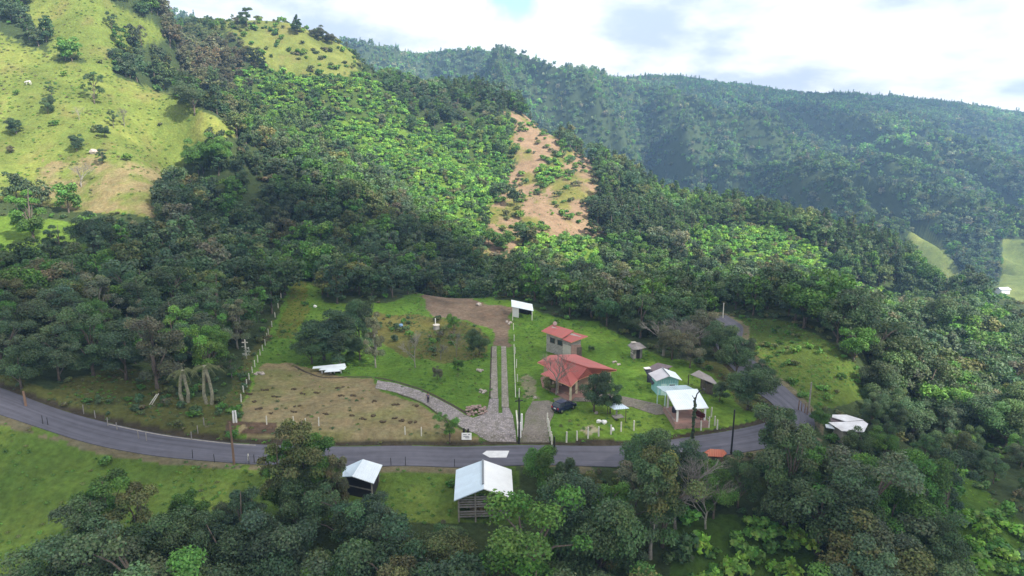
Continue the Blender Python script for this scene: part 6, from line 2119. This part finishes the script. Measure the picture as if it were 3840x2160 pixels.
def tree_word(k):
    return ['dark green', 'bluish green', 'olive', 'fresh green', 'greyish', 'deep green'][k]
TABLE = [(DARKG, 5.5), (BLUEG, 3), (OLIVE, 1.0), (FRESH, 3), (GREYG, 0.6), (DEEP, 2)]
for (x, y, g, H, px_, i) in fore:
    r = random.Random(i * 7 + 1)
    tt, kk = tints(1, TABLE, i + 90)
    kind = r.choice(['round', 'round', 'round', 'tall', 'sparse' if H > 7 else 'round'])
    zone_w = 'below the left pasture' if px_ < 640 else 'around the white barns below the road' if px_ < 1310 else 'below the road right of the big barn' if px_ < 2050 else 'on the falling slope at lower right'
    shape = {'round': 'dense crowned', 'tall': 'narrow', 'sparse': 'open crowned'}[kind]
    lb = '%s %s tree in the canopy %s' % (tree_word(kk[0]), shape, zone_w)
    plant(kind, x, y, g, H, tt[0], lb, lb.replace(' tree ', ' trees '), wide=r.uniform(0.85, 1.15) * (1.0 if H > 7 else 1.3))
for (x, y, g, H, px_, i) in near_ind:
    r = random.Random(i * 11 + 3)
    tt, kk = tints(1, TABLE, i + 400)
    kind = r.choice(['round', 'round', 'round', 'tall', 'sparse'])
    if y > 125 and kind == 'round': kind = 'roundmid'
    zone_w = 'in the dark wood left of the fenced plot' if px_ < 760 else 'behind the back lawn and dirt yard' if px_ < 1700 else 'on the wooded slope right of the road bend'
    shape = {'round': 'dense crowned', 'roundmid': 'dense crowned', 'tall': 'narrow', 'sparse': 'open crowned'}[kind]
    lb = '%s %s tree %s' % (tree_word(kk[0]), shape, zone_w)
    plant(kind, x, y, g, H, tt[0], lb, lb.replace(' tree ', ' trees '), wide=r.uniform(0.9, 1.2))

Z_PINE = [(1120, 190), (1320, 215), (1420, 290), (1520, 345), (1700, 440), (1900, 470), (2150, 530), (2300, 590), (2360, 700), (2220, 690), (2100, 620), (1980, 585), (1850, 560), (1740, 590), (1640, 600), (1560, 600), (1500, 560), (1490, 400), (1400, 335), (1300, 290), (1130, 235)]

def massed(name, key, y0, y1, sp, seed, label, extra=None):
    X, Y = grid(y0, y1, sp, seed=seed)
    H = hgt(X, Y)
    Z, px, py, rd = zone(X, Y, H)
    r = np.random.default_rng(seed)
    prob = np.zeros(len(X))
    prob[Z == FOREST] = 1.0; prob[Z == SHRUB] = 0.62; prob[Z == BRIGHT] = 0.13; prob[Z == SLIDE] = 0.012; prob[Z == MEADOW] = 0.02; prob[Z == SLIDEG] = 0.06
    if y0 > 600: prob[Z == FARP] = 0.03
    n = fbm(X / 45, Y / 45, 121, 3)
    prob = np.where(Z == SHRUB, prob + n * 1.3, prob)
    ok = (r.uniform(0, 1, len(X)) < prob) & framed(px, py, 120)
    X, Y, H, Z, px, py = X[ok], Y[ok], H[ok], Z[ok], px[ok], py[ok]
    n = len(X)
    pine = in_poly(px, py - 20, Z_PINE) & (Y > 300) & (Y < 640)
    size = r.uniform(0.75, 1.25, n)
    size = np.where(np.isin(Z, [SHRUB, BRIGHT, SLIDEG, MEADOW]), size * 0.70, size)
    if y0 > 600: size = r.uniform(0.5, 1.12, n)
    size = size * (1 + 0.5 * fbm(X / 30, Y / 30, 151, 3))
    size = np.where((px > 420) & (px < 960) & (Y > 425) & (Y < 700), size * 0.5, size)
    # keep what lies behind in view: no tall trees right in front of open ground
    pid_r = r.integers(0, 6, n) if key == 'wood_mid' else r.integers(0, 4, n)
    pid_p = r.integers(6, 8, n) if key == 'wood_mid' else r.integers(4, 7, n)
    far_p = (Y > 900) & (r.uniform(0, 1, n) < np.where(py < 330, 0.22, 0.06) * (1 + 2 * fbm(X / 120, Y / 120, 161, 2)))
    pine = pine & (r.uniform(0, 1, n) < 0.72)
    pid = np.where(pine | far_p, pid_p, pid_r)
    tb, _ = tints(n, [(DARKG, 4.5), (BLUEG, 2.5), (OLIVE, 1.0), (FRESH, 3.0), (GREYG, 0.8), (DEEP, 1.5)], seed + 1)
    brt, _ = tints(n, [(FRESH * 1.15, 4), (LIME * 0.95, 2), (OLIVE * 1.2, 1), (DARKG * 1.1, 2)], seed + 2)
    tint = np.where(np.isin(Z, [SHRUB, BRIGHT, SLIDEG])[:, None], brt, tb)
    tint = np.where(((Z == SHRUB) & (r.uniform(0, 1, n) < 0.35))[:, None], tb, tint)
    tint = np.where(pine[:, None], tb * 0.35 + np.array([0.050, 0.085, 0.032]) * 0.75, tint)
    drift = fbm(X / 70, Y / 110, 131, 3)
    gry, _ = tints(n, [(GREYG, 3), (BROWNG * 1.1, 2)], seed + 9)
    tint = np.where((in_poly(px, py, Z_GREY) & (Y > 290) & (Y < 460))[:, None], gry, tint)
    if y0 > 600:
        big = fbm(X / 190, Y / 260, 181, 3)
        tint = tint * (1.3 + 1.2 * big)[:, None]
    tint = tint * (1 + 0.75 * drift)[:, None]
    lime_ = np.clip(fbm(X / 50, Y / 90, 171, 3) * 3 - 0.5, 0, 1)[:, None] * (0.7 if y0 > 600 else 0.35)
    tint = tint + (LIME * 0.75 - tint) * lime_
    keep = np.ones(n, bool)
    if y0 < 620:
        for i in np.nonzero((size > 0.5))[0]:
            while size[i] > 0.25 and blocked(X[i], Y[i], H[i], 10 * size[i], 3.2 * size[i]):
                size[i] *= 0.72
            if size[i] <= 0.28: keep[i] = False
    wd = np.where(pine, 1.25, 1.0)
    scl = np.column_stack([wd * size * r.uniform(.9, 1.15, n), wd * size * r.uniform(.9, 1.15, n), size * r.uniform(.8, 1.2, n) * np.where(pine, 0.82, 1.0)])
    pos = np.column_stack([X, Y, H - 0.2])
    if extra is not None and len(extra):
        E = np.array([(a, b, c, d) for a, b, c, d, _, _ in extra])
        et, _ = tints(len(E), TABLE, seed + 5)
        pos = np.vstack([pos[keep], E[:, :3]]); s = E[:, 3:4] / 10
        scl = np.vstack([scl[keep], np.hstack([s * 1.05, s * 1.05, s])])
        tint = np.vstack([tint[keep], et]); pid = np.concatenate([pid[keep], r.integers(0, 6, len(E))])
    else:
        pos, scl, tint, pid = pos[keep], scl[keep], tint[keep], pid[keep]
    # grow a little larger with distance between the plantings
    return scatter(name, key, pos, scl, pid, np.clip(tint, 0.01, 0.5), label, seed)

massed('forest', 'wood_mid', 238, 640, 5.9, 21, 'mixed wood covering the middle hills and the spur', near_rest)
massed('mountain_forest', 'wood_far', 640, 1850, 7.2, 22, 'hazy forest covering the far mountain')

# --- scrub and grass
def scrub(name, y0, y1, sp, seed, label, probs, smin, smax, key='scrub'):
    X, Y = grid(y0, y1, sp, seed=seed)
    H = hgt(X, Y)
    Z, px, py, rd = zone(X, Y, H)
    r = np.random.default_rng(seed)
    prob = np.zeros(len(X))
    for z, p in probs.items():
        prob[Z == z] = p
    cl = fbm(X / 6, Y / 6, seed + 40, 3)
    prob = prob * np.clip(1 + 2.2 * cl, 0, 3)
    prob[np.abs(rd) < ROAD_HW + 0.7] = 0
    ok = (r.uniform(0, 1, len(X)) < prob) & framed(px, py, 40)
    # never on the built surfaces
    gx, gy = px[ok], py[ok]
    for poly in (Z_DRIVE, [(940, 950), (1190, 1030), (1232, 1000), (1232, 865), (1290, 865), (1305, 1114), (1225, 1114), (1090, 1045), (940, 985)], [(1340, 860), (1560, 860), (1560, 1005), (1340, 1005)], [(1392, 990), (1690, 990), (1690, 1050), (1392, 1018)]):
        m = in_poly(gx, gy, poly) & (Y[ok] < 165)
        idx = np.nonzero(ok)[0][m]
        ok[idx] = False
        gx, gy = px[ok], py[ok]
    X, Y, H, Z = X[ok], Y[ok], H[ok], Z[ok]
    n = len(X)
    s = r.uniform(smin, smax, n)
    if key == 'scrub': s = np.where(np.isin(Z, [BUSHSL, BRSLOPE]), s * 1.7, s)
    tb, _ = tints(n, [(FRESH * 1.15, 4), (LIME * 1.15, 4), (OLIVE, 1), (DARKG, 1.2)], seed + 1)
    dk, _ = tints(n, [(DARKG, 4), (FRESH, 3), (OLIVE, 3), (BROWNG, 1.2)], seed + 2)
    py_, _ = tints(n, [(LIME * .75, 3), (FRESH * .8, 2), (OLIVE, 3), (BROWNG, 1)], seed + 3)
    ln, _ = tints(n, [(FRESH * 1.05, 3), (FRESH * 0.8, 2), (OLIVE, 1)], seed + 4)
    tint = np.where(np.isin(Z, [FOREST, VERGE, SCRUB, TAN, YARD])[:, None], dk, tb)
    tint = np.where(np.isin(Z, [PAST, DRY, MEADOW, SLIDE, FARP])[:, None], py_, tint)
    tint = np.where(np.isin(Z, [LAWN, NEARP, RSLOPE, LPATH])[:, None], ln, tint)
    scl = np.column_stack([s, s, s * r.uniform(.6, 1.1, n)])
    pos = np.column_stack([X, Y, H - 0.05])
    nk = len(STORE[key].objects)
    return scatter(name, key, pos, scl, r.integers(0, nk, n), np.clip(tint, 0.01, 0.5), label, seed, 0.15)

scrub('undergrowth', 60, 205, 1.9, 31, 'low leafy undergrowth on the verges and under the near woods', {FOREST: .35, VERGE: .42, SCRUB: .16, BUSHSL: .9, BRSLOPE: .75, RSLOPE: .35, LPATH: .05, NEARP: 0.02}, 0.35, 0.85)
scrub('shrubbery', 205, 560, 2.1, 32, 'bright shrubs and ferns covering the sunny valley sides', {SHRUB: .9, BRIGHT: 1.0, SLIDE: .07, SLIDEG: .55, MEADOW: .14, PAST: .006, DRY: .008, FOREST: .05}, 0.8, 2.1)
scrub('grass', 62, 205, 0.85, 33, 'tufted grass on the lawns and the pasture below the road', {LAWN: .28, NEARP: .40, SCRUB: .5, TAN: .05, RSLOPE: .6, LPATH: .35, VERGE: .5, BRSLOPE: .3}, 0.5, 1.15, 'tufts')
scrub('pasture_grass', 205, 400, 1.7, 34, 'coarse grass tussocks on the bright left pasture', {PAST: .36, DRY: .3, MEADOW: .5, SLIDE: .1}, 1.0, 2.1, 'tufts')

# ------------------------------------------------------------------ clouds overhead and the air
def cloud_material():
    m, t, out = new_mat('cloud')
    d = N(t, 'ShaderNodeBsdfDiffuse')
    d.inputs[0].default_value = (0.9, 0.9, 0.9, 1)
    tl = N(t, 'ShaderNodeBsdfTranslucent')
    tl.inputs[0].default_value = (0.95, 0.95, 0.97, 1)
    tr = N(t, 'ShaderNodeBsdfTransparent')
    a = N(t, 'ShaderNodeMixShader'); a.inputs[0].default_value = 0.6
    L(t, d, 0, a, 1); L(t, tl, 0, a, 2)
    b = N(t, 'ShaderNodeMixShader'); b.inputs[0].default_value = 0.60
    L(t, a, 0, b, 1); L(t, tr, 0, b, 2); L(t, b, 0, out, 0)
    return m
CLOUDM = cloud_material()

def cloud(gpoly, alt, spacing, rad, label, gz, seed):
    """a heap of vapour whose shadow falls on the ground outline gpoly (world xy at height gz)"""
    r = random.Random(seed)
    k = (alt - gz) / SUN.z
    off = Vector((SUN.x * k, SUN.y * k))
    poly = [(p[0] + off.x, p[1] + off.y) for p in gpoly]
    xs = [p[0] for p in poly]; ys = [p[1] for p in poly]
    mb = MB()
    x = min(xs)
    i = 0
    while x < max(xs):
        y = min(ys)
        while y < max(ys):
            px = x + r.uniform(-.4, .4) * spacing; pyy = y + r.uniform(-.4, .4) * spacing
            if in_poly(np.array([px]), np.array([pyy]), poly)[0]:
                mb.blob((px, pyy, alt + r.uniform(-.15, .5) * rad), rad * r.uniform(0.75, 1.25), seed * 999 + i, 2, (1, 1, 0.55), 0.10)
                i += 1
            y += spacing
        x += spacing
    o = mb.build('cloud', CLOUDM, None, True)
    return tag(o, label, None, None, 'stuff')

def gxy(px, py, Y):
    a, _ = ray(px, py)
    return (float(a * Y), float(Y))

near_shadow = [(-330, 20), (-150, 128), (-110, 176), (-105, 200), gxy(420, 420, 236), gxy(470, 360, 262), gxy(640, 360, 268), gxy(850, 430, 268), gxy(1000, 520, 262), gxy(1180, 610, 256),
               gxy(1300, 660, 246), gxy(1500, 700, 228), gxy(1700, 720, 225), gxy(1900, 740, 212), gxy(2080, 790, 185), gxy(2200, 900, 150), gxy(2330, 1000, 118), gxy(2480, 1100, 100), (170, 40), (60, 15)]
cloud(near_shadow, 640, 20, 17, 'broad cloud overhead shading the near plots and the road', 5, 1)
far_shadow = [gxy(1440, 150, 1660), gxy(1700, 150, 1800), gxy(2300, 150, 1820), gxy(2560, 150, 1820), gxy(2500, 330, 1560), gxy(2280, 330, 1420), gxy(2120, 400, 1180), gxy(1960, 400, 1180), gxy(1860, 290, 1420), gxy(1650, 290, 1500), gxy(1450, 290, 1560)]
cloud(far_shadow, 900, 60, 52, 'cloud over the far mountain crest', 100, 2)
def haze_box():
    mb = MB()
    x0, x1, y0, y1, z0, z1 = -2700.0, 2700.0, -200.0, 1960.0, -330.0, 330.0
    mb.box(((x0 + x1) / 2, (y0 + y1) / 2, (z0 + z1) / 2), (x1 - x0, y1 - y0, z1 - z0))
    m, t, out = new_mat('haze')
    v = N(t, 'ShaderNodeVolumePrincipled')
    v.inputs['Color'].default_value = (0.36, 0.60, 1.0, 1)
    v.inputs['Density'].default_value = 0.00021
    v.inputs['Anisotropy'].default_value = 0.1
    L(t, v, 0, out, 'Volume')
    o = mb.build('haze', m)
    return tag(o, 'thin bluish air over the valley', None, None, 'stuff')
HAZE = haze_box()
print('terrain z range', [round(float(v), 1) for v in (min(q.co.z for q in GROUND.data.vertices), max(q.co.z for q in GROUND.data.vertices))])
